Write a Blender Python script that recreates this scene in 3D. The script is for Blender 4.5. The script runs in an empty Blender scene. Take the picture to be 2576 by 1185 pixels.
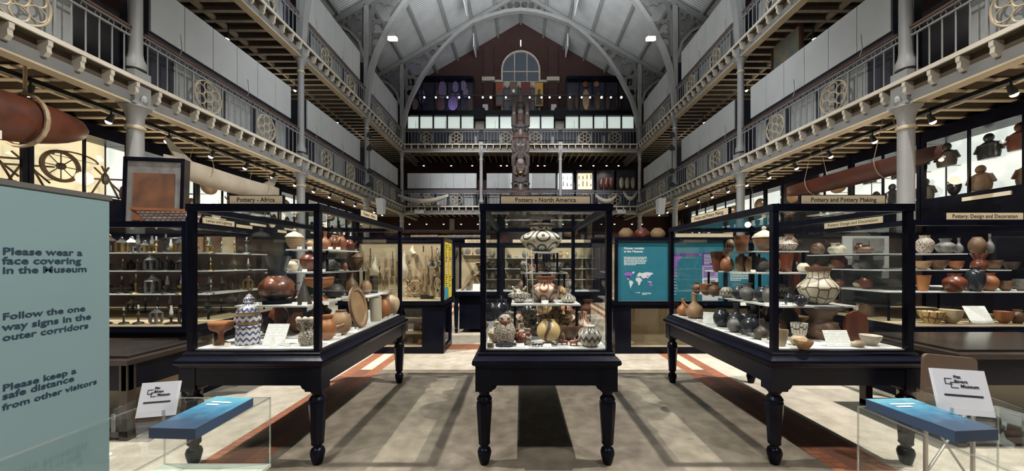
import bpy, math, random
from mathutils import Vector, Matrix
sc = bpy.context.scene
COL = sc.collection
PI = math.pi
random.seed(7)
# ------------------------------------------------------------------ camera, world, lights, exposure
F = 900.0; CX = 1310.0; HY = 660.0; EYE = 1.5
cam_d = bpy.data.cameras.new('camera'); cam = bpy.data.objects.new('camera', cam_d); COL.objects.link(cam)
cam.location = (0, 0, EYE); cam.rotation_euler = (PI/2, 0, 0)
cam_d.sensor_width = 36; cam_d.lens = 36*F/2576
cam_d.shift_x = -(CX-1288)/2576; cam_d.shift_y = (HY-592.5)/2576
cam_d.clip_start = 0.05; cam_d.clip_end = 200
sc.camera = cam
sc.view_settings.view_transform = 'Standard'; sc.view_settings.look = 'None'
sc.view_settings.exposure = 0.0; sc.view_settings.gamma = 1.0; sc.view_settings.use_curve_mapping = False
w = bpy.data.worlds.new('world'); sc.world = w; w.use_nodes = True
w.node_tree.nodes['Background'].inputs[0].default_value = (0.75, 0.85, 1.0, 1)
w.node_tree.nodes['Background'].inputs[1].default_value = 0.09
cy = sc.cycles
cy.max_bounces = 5; cy.diffuse_bounces = 2; cy.glossy_bounces = 2; cy.transmission_bounces = 2; cy.transparent_max_bounces = 24
cy.caustics_reflective = False; cy.caustics_refractive = False
cy.use_denoising = True; cy.sample_clamp_indirect = 3.0
cy.use_adaptive_sampling = True; cy.adaptive_threshold = 0.02
def light(kind, name, loc, power, color=(1, .95, .88), size=.1, aim=None, spot=None, blend=.4, size_y=None):
    d = bpy.data.lights.new(name, kind); d.energy = power; d.color = color
    if kind == 'AREA':
        d.size = size
        d.spread = 2.3
        if size_y: d.shape = 'RECTANGLE'; d.size_y = size_y
    else: d.shadow_soft_size = size
    if kind == 'SPOT': d.spot_size = spot or 1.2; d.spot_blend = blend
    o = bpy.data.objects.new(name, d); COL.objects.link(o); o.location = loc
    if aim: o.rotation_euler = (Vector(aim)-Vector(loc)).to_track_quat('-Z', 'Y').to_euler()
    return o
# a pair of roof floodlights over the near bay throws the crossed shadows of the cases
for s in (-1, 1):
    light('SPOT', 'flood_or_fill_beam', (5.8*s, 2.7, 11.6), 7200, (1, .96, .9), .08, (0.2*s, 4.8, 0.5), 1.5, .5)
    light('SPOT', 'flood_or_fill_beam', (5.8*s, -2.6, 11.4), 2600, (1, .96, .92), .3, (.8*s, 4.2, .8), 1.1, .6)  # added fill from behind the camera, brightens the case fronts; lamps unseen
    light('SPOT', 'flood_or_fill_beam', (5.6*s, 15.6, 11.4), 1700, (1, .96, .9), .12, (-1.5*s, 17, 0), 2.0, .5)
    light('AREA', 'roof_wash', (3.4*s, 9, 10.8), 1500, (.92, .96, 1), 5, (2.5*s, 11, 17), size_y=10)
    light('AREA', 'court_wash', (4.6*s, 9.5, 7.2), 85, (.92, .96, 1), 3, (7.2*s, 11, 6.2), size_y=12)
    light('SPOT', 'end_fill', (4.6*s, 12.5, 10.6), 3000, (.96, .97, 1), .25, (1.2*s, 21.5, 5.6), 1.0, .8)  # added, unseen spots that brighten the end gallery and totem pole
# ------------------------------------------------------------------ mesh helpers
def U(px, py, Y): return Vector(((px-CX)*Y/F, Y, EYE-(py-HY)*Y/F))
def wloc(o):
    v = Vector((0, 0, 0))
    while o is not None: v += o.location; o = o.parent
    return v
class M:
    def __init__(s): s.v = []; s.f = []; s.m = []
    def add(s, vs, fs, mi=0):
        b = len(s.v); s.v += [tuple(x) for x in vs]; s.f += [tuple(i+b for i in f) for f in fs]; s.m += [mi]*len(fs); return s
    def box(s, x0, x1, y0, y1, z0, z1, mi=0):
        return s.add([(x, y, z) for z in (z0, z1) for y in (y0, y1) for x in (x0, x1)],
                     [(0, 2, 3, 1), (4, 5, 7, 6), (0, 1, 5, 4), (2, 6, 7, 3), (0, 4, 6, 2), (1, 3, 7, 5)], mi)
    def hull8(s, p, mi=0): return s.add(p, [(0, 3, 2, 1), (4, 5, 6, 7), (0, 1, 5, 4), (1, 2, 6, 5), (2, 3, 7, 6), (3, 0, 4, 7)], mi)
    def bar(s, a, b, wd, ht=None, mi=0, up=(0, 0, 1)):
        a = Vector(a); b = Vector(b); ht = ht or wd; d = (b-a).normalized(); u = Vector(up)
        if abs(d.dot(u)) > .99: u = Vector((0, 1, 0))
        r = d.cross(u).normalized(); u = r.cross(d); r = r*wd/2; u = u*ht/2
        return s.hull8([a-r-u, a+r-u, a+r+u, a-r+u, b-r-u, b+r-u, b+r+u, b-r+u], mi)
    def tube(s, pts, r, n=8, closed=False, mi=0):
        pts = [Vector(p) for p in pts]; N = len(pts); R = r if isinstance(r, (list, tuple)) else [r]*N
        rings = []; pu = None
        for i, p in enumerate(pts):
            a = pts[i-1] if (i or closed) else p; b = pts[(i+1) % N] if (i < N-1 or closed) else p
            t = (b-a).normalized() if (b-a).length > 1e-9 else Vector((0, 0, 1))
            u = pu if pu else (Vector((0, 0, 1)) if abs(t.z) < .9 else Vector((1, 0, 0)))
            u = (u-t*u.dot(t)); u = u.normalized() if u.length > 1e-6 else t.orthogonal().normalized()
            pu = u; v = t.cross(u)
            rings.append([p+(u*math.cos(2*PI*k/n)+v*math.sin(2*PI*k/n))*R[i] for k in range(n)])
        vs = [q for ring in rings for q in ring]; fs = []
        for i in range(N if closed else N-1):
            j = (i+1) % N
            fs += [(i*n+k, i*n+(k+1) % n, j*n+(k+1) % n, j*n+k) for k in range(n)]
        if not closed: fs += [tuple(range(n))[::-1], tuple((N-1)*n+k for k in range(n))]
        return s.add(vs, fs, mi)
    def lathe(s, prof, n=20, c=(0, 0, 0), sx=1, sy=1, mi=0, tw=0.0):
        vs = []; fs = []; m = len(prof)
        for r, z in prof:
            vs += [(c[0]+max(r, .0004)*sx*math.cos(2*PI*(k+tw)/n), c[1]+max(r, .0004)*sy*math.sin(2*PI*(k+tw)/n), c[2]+z) for k in range(n)]
        for i in range(m-1):
            fs += [(i*n+k, i*n+(k+1) % n, (i+1)*n+(k+1) % n, (i+1)*n+k) for k in range(n)]
        fs += [tuple(range(n))[::-1], tuple((m-1)*n+k for k in range(n))]
        return s.add(vs, fs, mi)
    def ell(s, c, r, n=12, mi=0, rot=None):
        prof = [(math.cos(-PI/2+PI*i/(n//2+1)), math.sin(-PI/2+PI*i/(n//2+1))) for i in range(n//2+2)]
        t = M().lathe(prof, n); rot = rot or Matrix.Identity(3)
        return s.add([Vector(c)+rot @ Vector((v[0]*r[0], v[1]*r[1], v[2]*r[2])) for v in t.v], t.f, mi)
    def prism(s, poly, y0, y1, fn=None, mi=0):
        """polygon in (x,z) extruded along y; fn maps (x,y,z)"""
        fn = fn or (lambda x, y, z: (x, y, z)); n = len(poly)
        vs = [fn(x, y0, z) for x, z in poly]+[fn(x, y1, z) for x, z in poly]
        return s.add(vs, [tuple(range(n)), tuple(range(2*n-1, n-1, -1))]+[(i, n+i, n+(i+1) % n, (i+1) % n) for i in range(n)], mi)
    def ribbon(s, pts, wd, y0, y1, fn=None, mi=0, closed=False):
        """band of given width along 2-D polyline (x,z), extruded y0..y1"""
        fn = fn or (lambda x, y, z: (x, y, z)); N = len(pts); L = []; R = []
        for i, p in enumerate(pts):
            a = pts[i-1] if (i or closed) else p; b = pts[(i+1) % N] if (i < N-1 or closed) else p
            dx, dz = b[0]-a[0], b[1]-a[1]; l = math.hypot(dx, dz) or 1; nx, nz = -dz/l*wd/2, dx/l*wd/2
            L.append((p[0]+nx, p[1]+nz)); R.append((p[0]-nx, p[1]-nz))
        for i in range(N if closed else N-1):
            j = (i+1) % N; q = [R[i], R[j], L[j], L[i]]
            s.hull8([fn(x, y0, z) for x, z in q]+[fn(x, y1, z) for x, z in q], mi)
        return s
    def build(s, name, mats, parent=None, loc=None, smooth=None, local=False):
        me = bpy.data.meshes.new(name)
        mats = mats if isinstance(mats, (list, tuple)) else [mats]
        o = bpy.data.objects.new(name, me)
        off = wloc(parent) if parent else Vector((0, 0, 0))
        if loc is not None: o.location = Vector(loc)-off; off = Vector(loc)
        elif parent is None and not local:
            xs = list(zip(*s.v)); off = Vector(((min(xs[0])+max(xs[0]))/2, (min(xs[1])+max(xs[1]))/2, min(xs[2]))); o.location = off
        vs = s.v if local else [(x-off.x, y-off.y, z-off.z) for x, y, z in s.v]
        me.from_pydata(vs, [], s.f); me.update()
        for m in mats: me.materials.append(m)
        if len(mats) > 1: me.polygons.foreach_set('material_index', s.m)
        if smooth is not None:
            me.polygons.foreach_set('use_smooth', [True]*len(me.polygons)); me.set_sharp_from_angle(angle=smooth)
        COL.objects.link(o)
        if parent: o.parent = parent
        return o
SM = math.radians(40)
def tag(o, label, cat, group=None, kind=None):
    o['label'] = label; o['category'] = cat
    if group: o['group'] = group
    if kind: o['kind'] = kind
    return o
def thing(name, label, cat, loc=(0, 0, 0), group=None):
    o = bpy.data.objects.new(name, None); COL.objects.link(o); o.location = loc; o.empty_display_size = .1
    return tag(o, label, cat, group)
def struct(o): o['kind'] = 'structure'; return o
def dup(o, loc, parent=None, **kw):
    c = o.copy(); COL.objects.link(c); c.location = loc
    if parent is not None: c.parent = parent
    for k, v in kw.items(): c[k] = v
    for ch in list(o.children): dup(ch, ch.location.copy(), c)
    return c
ORD = 'first second third fourth fifth sixth seventh eighth ninth tenth eleventh twelfth thirteenth fourteenth fifteenth sixteenth seventeenth eighteenth nineteenth twentieth'.split()
# ------------------------------------------------------------------ materials
def mat(name, col=(.5, .5, .5), rough=.6, metal=0, var=0.0, vscale=6, bump=0.0, bscale=30, emit=0, spec=.5, coat=0):
    m = bpy.data.materials.new(name); m.use_nodes = True; nt = m.node_tree; b = nt.nodes['Principled BSDF']
    b.inputs['Base Color'].default_value = (*col, 1); b.inputs['Roughness'].default_value = rough; b.inputs['Metallic'].default_value = metal
    b.inputs['Specular IOR Level'].default_value = spec; b.inputs['Coat Weight'].default_value = coat
    if emit: b.inputs['Emission Color'].default_value = (*col, 1); b.inputs['Emission Strength'].default_value = emit
    m['n'] = 0
    if var or bump:
        tc = nt.nodes.new('ShaderNodeTexCoord'); nz = nt.nodes.new('ShaderNodeTexNoise'); nz.inputs['Scale'].default_value = vscale; nz.inputs['Detail'].default_value = 5
        nt.links.new(tc.outputs['Object'], nz.inputs['Vector'])
        if var:
            r = nt.nodes.new('ShaderNodeValToRGB'); r.color_ramp.elements[0].position = .3; r.color_ramp.elements[1].position = .7
            r.color_ramp.elements[0].color = (*[c*(1-var) for c in col], 1); r.color_ramp.elements[1].color = (*[min(1, c*(1+var)) for c in col], 1)
            nt.links.new(nz.outputs['Fac'], r.inputs['Fac']); nt.links.new(r.outputs['Color'], b.inputs['Base Color'])
        if bump:
            n2 = nt.nodes.new('ShaderNodeTexNoise'); n2.inputs['Scale'].default_value = bscale; nt.links.new(tc.outputs['Object'], n2.inputs['Vector'])
            bp = nt.nodes.new('ShaderNodeBump'); bp.inputs['Strength'].default_value = bump; bp.inputs['Distance'].default_value = .02
            nt.links.new(n2.outputs['Fac'], bp.inputs['Height']); nt.links.new(bp.outputs['Normal'], b.inputs['Normal'])
    return m
class NT:
    """tiny node-graph helper"""
    def __init__(s, m): s.nt = m.node_tree; s.b = s.nt.nodes['Principled BSDF']
    def n(s, t, **kw):
        x = s.nt.nodes.new('ShaderNode'+t)
        for k, v in kw.items():
            if k.startswith('i_'): x.inputs[k[2:].replace('_', ' ')].default_value = v
            else: setattr(x, k, v)
        return x
    def l(s, a, b): s.nt.links.new(a, b)
    def math(s, op, a, b=None):
        x = s.n('Math', operation=op)
        for i, v in enumerate((a, b)):
            if v is None: continue
            if hasattr(v, 'links'): s.l(v, x.inputs[i])
            else: x.inputs[i].default_value = v
        return x.outputs[0]
    def mix(s, fac, a, b):
        x = s.n('Mix', data_type='RGBA')
        for i, v in ((0, fac), (6, a), (7, b)):
            if hasattr(v, 'links'): s.l(v, x.inputs[i])
            else: x.inputs[i].default_value = v if i == 0 else (*v, 1)
        return x.outputs[2]
    def obj(s): return s.n('TexCoord').outputs['Object']
    def noise(s, vec, scale, detail=4):
        x = s.n('TexNoise'); x.inputs['Scale'].default_value = scale; x.inputs['Detail'].default_value = detail; s.l(vec, x.inputs['Vector']); return x.outputs['Fac']
    def ramp(s, fac, stops, const=False):
        x = s.n('ValToRGB'); cr = x.color_ramp; cr.interpolation = 'CONSTANT' if const else 'LINEAR'
        while len(cr.elements) > 1: cr.elements.remove(cr.elements[0])
        cr.elements[0].position = stops[0][0]; cr.elements[0].color = (*stops[0][1], 1)
        for p, c in stops[1:]: e = cr.elements.new(p); e.color = (*c, 1)
        s.l(fac, x.inputs['Fac']); return x.outputs['Color']
    def bump(s, h, st=.3, d=.02):
        x = s.n('Bump'); x.inputs['Strength'].default_value = st; x.inputs['Distance'].default_value = d; s.l(h, x.inputs['Height']); s.l(x.outputs[0], s.b.inputs['Normal'])
    def base(s, c): s.l(c, s.b.inputs['Base Color'])
BLACK = mat('ebonised_wood', (.0035, .004, .009), .28, var=.4, vscale=4, bump=.04, bscale=20, spec=.12)
DKBROWN = mat('dark_brown_wood', (.022, .014, .010), .4, var=.4, vscale=5)
IRON = mat('grey_iron_paint', (.235, .235, .23), .5, var=.08, vscale=3, bump=.05)
IRON_D = mat('beam_grey_paint', (.18, .18, .175), .55, var=.1, vscale=3)
TRACE = mat('dark_tracery_paint', (.115, .115, .11), .6, var=.1)
CREAM = mat('cream_paint', (.52, .48, .4), .6, var=.12, vscale=2)
JOIST = mat('joist_paint', (.50, .41, .28), .65, var=.15, vscale=1.5)
BOARD = mat('ceiling_board', (.075, .055, .036), .75, var=.25, vscale=1.2)
BRASS = mat('buff_ring_paint', (.40, .33, .22), .5, var=.1)
WHITE = mat('white_board', (.62, .64, .64), .7, var=.05, vscale=2)
SHELFW = mat('white_shelf', (.60, .59, .56), .5)
PAPER = mat('paper', (.8, .78, .72), .8)
RAILW = mat('red_handrail_wood', (.085, .035, .02), .45, var=.3)
DARK = mat('dark_recess', (.012, .012, .014), .7)
DARKB = mat('dark_display', (.02, .022, .035), .5, var=.4)
TANWOOD = mat('tan_board', (.42, .33, .2), .7, var=.12, vscale=3)
METAL = mat('dull_metal', (.3, .29, .28), .35, .9)
def glassmat(name, tint, refl=.9, rough=.0, base=0.02):
    m = bpy.data.materials.new(name); m.use_nodes = True; nt = m.node_tree; nt.nodes.clear()
    o = nt.nodes.new('ShaderNodeOutputMaterial'); t = nt.nodes.new('ShaderNodeBsdfTransparent'); g = nt.nodes.new('ShaderNodeBsdfGlossy')
    lw = nt.nodes.new('ShaderNodeLayerWeight'); pw = nt.nodes.new('ShaderNodeMath'); pw.operation = 'POWER'; pw.inputs[1].default_value = 5; nt.links.new(lw.outputs['Facing'], pw.inputs[0])
    f = nt.nodes.new('ShaderNodeMath'); f.operation = 'MULTIPLY_ADD'; f.inputs[1].default_value = .7; f.inputs[2].default_value = base; nt.links.new(pw.outputs[0], f.inputs[0]); mx = nt.nodes.new('ShaderNodeMixShader')
    t.inputs[0].default_value = (*tint, 1); g.inputs['Roughness'].default_value = rough; g.inputs[0].default_value = (refl, refl, refl, 1)
    nt.links.new(f.outputs[0], mx.inputs[0]); nt.links.new(t.outputs[0], mx.inputs[1]); nt.links.new(g.outputs[0], mx.inputs[2]); nt.links.new(mx.outputs[0], o.inputs[0])
    return m
GLASS = glassmat('case_glass', (.965, .975, .97), .75)
ACRYL = glassmat('clear_acrylic', (.975, .985, .98), .8)
ACRYL_E = glassmat('acrylic_edge', (.88, .92, .91), 1.0, .25, .35)
# stone floor with tile bands
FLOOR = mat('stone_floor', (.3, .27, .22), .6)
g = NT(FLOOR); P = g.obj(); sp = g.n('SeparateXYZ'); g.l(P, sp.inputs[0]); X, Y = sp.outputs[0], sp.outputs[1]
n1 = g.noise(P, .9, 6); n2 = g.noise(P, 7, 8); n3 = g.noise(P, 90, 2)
stone = g.ramp(g.math('ADD', g.math('MULTIPLY', n1, .55), g.math('MULTIPLY', n2, .45)), [(.34, (.085, .068, .048)), (.5, (.17, .142, .105)), (.64, (.26, .22, .165))])  # brown stone between the bands, darkened: case shade put into its colour
pale = g.ramp(g.math('ADD', g.math('MULTIPLY', n1, .5), g.math('MULTIPLY', n2, .5)), [(.34, (.36, .31, .235)), (.64, (.60, .54, .44))])  # paler stone outside the bands, with its stronger light put into the colour
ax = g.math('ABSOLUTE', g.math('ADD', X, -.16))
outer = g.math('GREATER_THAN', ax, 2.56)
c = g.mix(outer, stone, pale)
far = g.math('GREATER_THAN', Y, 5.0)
c = g.mix(g.math('MULTIPLY', far, .75), c, pale)  # floor beyond the cases lightened: the edge of their shade is painted in
band = g.math('MULTIPLY', g.math('GREATER_THAN', ax, 2.1), g.math('LESS_THAN', ax, 2.56))
core = g.math('MULTIPLY', g.math('GREATER_THAN', ax, 2.24), g.math('LESS_THAN', ax, 2.40))
tile = g.n('TexBrick'); tile.inputs['Scale'].default_value = 4.2; tile.inputs['Mortar Size'].default_value = .012
tile.inputs['Color1'].default_value = (.36, .13, .06, 1); tile.inputs['Color2'].default_value = (.27, .10, .055, 1); tile.inputs['Mortar'].default_value = (.1, .06, .04, 1); g.l(P, tile.inputs['Vector'])
c = g.mix(band, c, tile.outputs['Color'])
c = g.mix(g.math('MULTIPLY', core, far), c, (.62, .55, .40))
c = g.mix(g.math('MULTIPLY', core, g.math('SUBTRACT', 1.0, far)), c, (.2, .08, .05))
cross = g.math('MULTIPLY', g.math('LESS_THAN', g.math('ABSOLUTE', g.math('ADD', Y, -6.35)), .2), g.math('LESS_THAN', g.math('ABSOLUTE', X), 1.5))
c = g.mix(cross, c, tile.outputs['Color'])
c = g.mix(g.math('MULTIPLY', g.math('GREATER_THAN', n3, .62), .35), c, (.12, .1, .08))
g.base(c); g.bump(n2, .15)
# brick
def brick(name, c1, c2, mo):
    m = mat(name, c1, .85); g = NT(m); P = g.obj(); s = g.n('SeparateXYZ'); g.l(P, s.inputs[0]); cb = g.n('CombineXYZ')
    g.l(g.math('ADD', s.outputs[0], s.outputs[1]), cb.inputs[0]); g.l(s.outputs[2], cb.inputs[1])
    t = g.n('TexBrick'); t.inputs['Scale'].default_value = 4.4; t.inputs['Mortar Size'].default_value = .018; t.inputs['Row Height'].default_value = .33; t.inputs['Brick Width'].default_value = 1.0
    t.inputs['Color1'].default_value = (*c1, 1); t.inputs['Color2'].default_value = (*c2, 1); t.inputs['Mortar'].default_value = (*mo, 1)
    g.l(cb.outputs[0], t.inputs['Vector']); nn = g.noise(P, 1.2)
    g.base(g.mix(nn, t.outputs['Color'], (c1[0]*.55, c1[1]*.5, c1[2]*.5))); g.bump(t.outputs['Fac'], -.3); return m
BRICK = brick('red_brick', (.052, .018, .014), (.03, .012, .010), (.028, .022, .019))
# roof boards: fine lines across the slope
ROOF = mat('roof_boards', (.42, .35, .35), .75); g = NT(ROOF); P = g.obj(); wv = g.n('TexWave', bands_direction='Y'); wv.inputs['Scale'].default_value = 2.6; wv.inputs['Distortion'].default_value = 0; g.l(P, wv.inputs['Vector'])
g.base(g.mix(g.math('LESS_THAN', wv.outputs['Fac'], .16), g.ramp(g.noise(P, 1.5), [(.3, (.38, .39, .385)), (.7, (.48, .49, .48))]), (.2, .2, .2))); g.bump(wv.outputs['Fac'], .2)
def emit(name, col, st):
    m = bpy.data.materials.new(name); m.use_nodes = True; b = m.node_tree.nodes['Principled BSDF']
    b.inputs['Base Color'].default_value = (*col, 1); b.inputs['Emission Color'].default_value = (*col, 1); b.inputs['Emission Strength'].default_value = st; b.inputs['Roughness'].default_value = .6
    return m
LAMP = emit('lamp_lens', (1, .96, .88), 14)
LITW = emit('lightbox_white', (.88, .93, .88), .85)
LITC = emit('lightbox_cream', (1, .86, .55), .72)
LITB = emit('lightbox_back', (.80, .90, .84), .55)
def text_mesh(txt, size, align='LEFT', bold=0.0):
    cu = bpy.data.curves.new('t', 'FONT'); cu.body = txt; cu.size = size; cu.align_x = align; cu.extrude = .0006; cu.offset = bold*size; cu.resolution_u = 2; cu.space_line = 1.0
    o = bpy.data.objects.new('t', cu); COL.objects.link(o); bpy.context.view_layer.update()
    me = bpy.data.meshes.new_from_object(o.evaluated_get(bpy.context.evaluated_depsgraph_get())); bpy.data.objects.remove(o); bpy.data.curves.remove(cu); return me
def text(name, txt, m, parent, loc, width=None, size=.05, align='LEFT', rot=(PI/2, 0, 0), bold=0.0, height=None, squash=1.0):
    """lettering, scaled to a width; loc in world coords"""
    me = text_mesh(txt, size, align, bold); xs = [v.co.x for v in me.vertices]; ys = [v.co.y for v in me.vertices]
    kx = width/(max(xs)-min(xs)) if width else 1; ky = kx if height is None else height/(max(ys)-min(ys))
    ky *= squash
    for v in me.vertices: v.co.x *= kx; v.co.y *= ky
    me.materials.clear(); me.materials.append(m)
    o = bpy.data.objects.new(name, me); COL.objects.link(o); o.parent = parent; o.location = Vector(loc)-wloc(parent); o.rotation_euler = rot; return o
INK = mat('black_ink', (.015, .015, .018), .7)
INKW = mat('white_ink', (.85, .86, .86), .7)
# ------------------------------------------------------------------ building shell
XG = 7.0                         # column line of the galleries
WX = 10.0                        # outer walls
YE = 24.0; Y4 = 21.07
CY = [1.64, 6.5, 11.39, 16.24, Y4]
CXE = [-7.0, -2.33, 2.33, 7.0]
Y0 = -1.5
def roofz(x): return 17.62-.58*abs(x)
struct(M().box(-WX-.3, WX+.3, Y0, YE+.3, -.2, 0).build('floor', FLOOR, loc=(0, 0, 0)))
for s, nm in ((-1, 'left'), (1, 'right')):
    struct(M().box(min(s*WX, s*(WX+.3)), max(s*WX, s*(WX+.3)), Y0, YE+.3, 0, roofz(WX)).build('wall_'+nm, BRICK, loc=(0, 0, 0)))
    struct(M().prism([(0, 17.62), (s*(WX+.4), roofz(WX+.4)), (s*(WX+.4), roofz(WX+.4)+.2), (0, 17.82)], Y0, YE+.3).build('ceiling' , ROOF, loc=(0, 0, 0)))
bw = struct(M().prism([(-WX, 0), (WX, 0), (WX, roofz(WX)), (0, 17.62), (-WX, roofz(WX))], YE, YE+.3).build('wall_back', BRICK, loc=(0, 0, 0)))
# purlins
for i, x in enumerate((0, 1.5, 2.86, 4.2, 5.6, 6.95, 8.2, 9.4)):
    for s in ((1,) if x == 0 else (-1, 1)):
        z = roofz(x); struct(M().box(s*x-.05, s*x+.05, Y0, YE, z-.2, z-.01).build('ceiling_purlin', CREAM if 0 else IRON))
# gable features: stone bands, brick piers, arched window
STONE = mat('pale_stone', (.36, .32, .26), .8, var=.15)
for s in (-1, 1):
    M().box(s*2.15-.32, s*2.15+.32, YE-.22, YE, 8.4, 15.9).build('brick_pier', BRICK, bw)
    M().box(s*2.15-.42, s*2.15+.42, YE-.32, YE, 13.55, 13.8).build('stone_band', STONE, bw)
    M().box(min(s*1.3, s*1.75), max(s*1.3, s*1.75), YE-.1, YE, 13.55, 13.7).build('stone_band', STONE, bw)
win = bpy.data.objects.new('window_1', None); COL.objects.link(win); win.location = (0, YE-.1, 10.5); win['kind'] = 'structure'
BLUEG = mat('dusk_glass', (.05, .07, .1), .3)
arc = [(1.25*math.cos(PI*i/16), 14.35+1.25*math.sin(PI*i/16)) for i in range(17)]
M().prism([(1.25, 10.4)]+arc+[(-1.25, 10.4)], YE-.03, YE-.01).build('window_pane', BLUEG, win)
fr = M().ribbon([(1.25, 10.4)]+arc+[(-1.25, 10.4)], .12, YE-.14, YE-.02)
for x in (-.42, .42): fr.box(x-.03, x+.03, YE-.12, YE-.03, 10.4, 15.5)
for z in (11.3, 12.35): fr.box(-1.25, 1.25, YE-.12, YE-.03, z-.03, z+.03)
fr.box(-1.25, 1.25, YE-.13, YE-.03, 14.2, 14.27)
fr.build('window_frame', STONE, win)
tr = M(); tr.box(-1.3, 1.3, YE-.2, YE-.02, 13.25, 13.55); [tr.ell((-1.2+.3*i, YE-.11, 13.25), (.15, .09, .12), 8) for i in range(9)]
tr.build('window_transom', STONE, win)
br = M()
for i in range(27):
    x = -1.17+.09*i; top = 14.35+math.sqrt(max(0, 1.2**2-x*x))
    br.box(x-.008, x+.008, YE-.08, YE-.05, 10.4, top)
br.build('window_bars', IRON_D, win)
archb = M()
for i in range(24):
    a = PI*(i+.5)/24; ca, sa = math.cos(a), math.sin(a); t = PI/24*.45
    archb.prism([(1.38*math.cos(a-t), 14.35+1.38*math.sin(a-t)), (1.72*math.cos(a-t), 14.35+1.72*math.sin(a-t)), (1.72*math.cos(a+t), 14.35+1.72*math.sin(a+t)), (1.38*math.cos(a+t), 14.35+1.38*math.sin(a+t))], YE-.06, YE)
archb.build('brick_arch', BRICK, bw)
EL = M().box(-.04, .04, YE-.12, YE, 15.95, 16.35).build('emergency_lamp', emit('pale_lamp', (.8, .85, .9), .5)); tag(EL, 'small white lamp high on the brick gable above the arched window', 'lamp')

# ------------------------------------------------------------------ galleries
G1 = 4.77; ST = 3.64
SIDE = {-1: 'banner side', 1: 'blue panel side'}
def capped(prof): return prof
# lower column (floor to gallery), upper columns
def column_proto(name, z0, z1, r, blk):
    t = bpy.data.objects.new(name, None); COL.objects.link(t)
    h = z1-z0
    M().lathe([(r*1.5, 0), (r*1.5, .12), (r*1.15, .2), (r, .3), (r*.94, h-.5), (r*.94, h-.42)], 18, (0, 0, 0)).build('shaft', IRON, t, local=True, smooth=SM)
    M().lathe([(r, h-.44), (r*1.15, h-.42), (r*1.15, h-.38), (r, h-.36)], 18).build('gilt_ring', BRASS, t, local=True, smooth=SM)
    M().lathe([(r*.94, h-.36), (r*.98, h-.2), (r*1.25, h-.1), (r*1.75, h-.03), (r*1.75, h)], 18).build('capital', IRON, t, local=True, smooth=SM)
    b = M(); b.box(-blk, blk, -blk, blk, h, h+.62)
    b.box(-blk*1.25, blk*1.25, -blk*1.25, blk*1.25, h, h+.05)
    for sx, sy in ((1, 0), (-1, 0), (0, 1), (0, -1)): b.ell((sx*blk*1.1, sy*blk*1.1, h+.1), (.06, .06, .1), 8)
    b.build('block', IRON, t, local=True)
    return t
spots_cols = [(s*XG, CY[i], s, i) for s in (-1, 1) for i in range(5)]+[(x, Y4, 0, j) for j, x in ((1, -2.33), (2, 2.33))]
pl = column_proto('iron_column', 0, 4.33, .125, .14); pu = column_proto('iron_column', 5.0, 7.95, .10, .12)
first = True
def collabel(kind, s, i):
    if s == 0: return f'{kind} iron column of the end gallery, {"banner" if i == 1 else "blue panel"} side of totem pole'
    return [f'{kind} iron column beside the camera on the {SIDE[s]}', f'{kind} thick grey iron column, first one in view on the {SIDE[s]}', f'{kind} grey iron column, second in view on the {SIDE[s]}', f'{kind} grey iron column, third in view on the {SIDE[s]}', f'{kind} grey iron corner column where the {SIDE[s]} meets the end gallery'][i]
for x, y, s, i in spots_cols:
    for pr, z, kd in ((pl, 0, 'ground floor'), (pu, 5.0, 'upper storey')):
        if i == 0 and s: continue
        o = pr if first and pr is pl else (pr if pr.name == 'iron_column.001' and pr.get('label') is None else dup(pr, (x, y, z)))
        first = False
        o.location = (x, y, z); tag(o, collabel(kd, s, i), 'column', 'grey iron gallery columns', 'thing')
# balustrade bay (local: runs along +x from 0 to L, face toward -y)
def balustrade(L):
    t = bpy.data.objects.new('gallery_railing', None); COL.objects.link(t)
    M().box(0, L, -.04, .04, .925, .965).build('handrail', RAILW, t, local=True)
    M().box(0, L, -.02, .02, .04, .075).build('bottom_rail', IRON, t, local=True)
    top = M().box(0, L, -.02, .02, .78, .81); top.box(0, L, -.02, .02, .895, .92)
    n = int(L/.19)
    for i in range(n):
        x = (i+.5)*L/n; top.tube([(x+.042*math.cos(a), 0, .85+.042*math.sin(a)) for a in [2*PI*k/8 for k in range(8)]], .007, 4, True)
    top.build('arcade_rail', IRON, t, local=True)
    for q in (.16, .55): M().tube([(q*L, .02, .975), (q*L, -.03, 1.12), (q*L, .0, 1.42)], .01, 5).build('lamp_bracket', IRON, t, local=True)
    R = .36; cz = .43; rc = [.3*L, .695*L]
    bal = None
    k = 0; x = .09
    while x < L-.05:
        if all(abs(x-c) > R+.06 for c in rc):
            thick = k % 6 == 3
            if bal is None:
                bal = M().tube([(0, 0, .075), (0, 0, .78)], .0115, 6).build('baluster', IRON, t, local=True); o = bal
            else: o = dup(bal, (0, 0, 0), t)
            o.location = (x, 0, 0)
        x += .186; k += 1
    for c in rc:
        m = M()
        circ = lambda u, v, r, n=20: [(c+u+r*math.cos(2*PI*a/n), 0, cz+v+r*math.sin(2*PI*a/n)) for a in range(n)]
        m.tube(circ(0, 0, R-.02, 28), .017, 6, True); m.tube(circ(0, 0, .105, 16), .013, 6, True)
        for a in range(6): m.tube(circ(.215*math.cos(a*PI/3+PI/6), .215*math.sin(a*PI/3+PI/6), .105, 16), .0125, 6, True)
        ro = m.build('roundel', BRASS, t, local=True, smooth=SM)
        for sx in (-1, 1): M().box(c+sx*(R+.015)-.014, c+sx*(R+.015)+.014, -.014, .014, .075, .78).build('roundel_post', IRON, t, local=True)
    return t
def dup_rot(p, loc, rz): o = dup(p, loc); o.rotation_euler = (0, 0, rz); return o
bs = balustrade(4.65); be = balustrade(4.45)
used = {}
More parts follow.
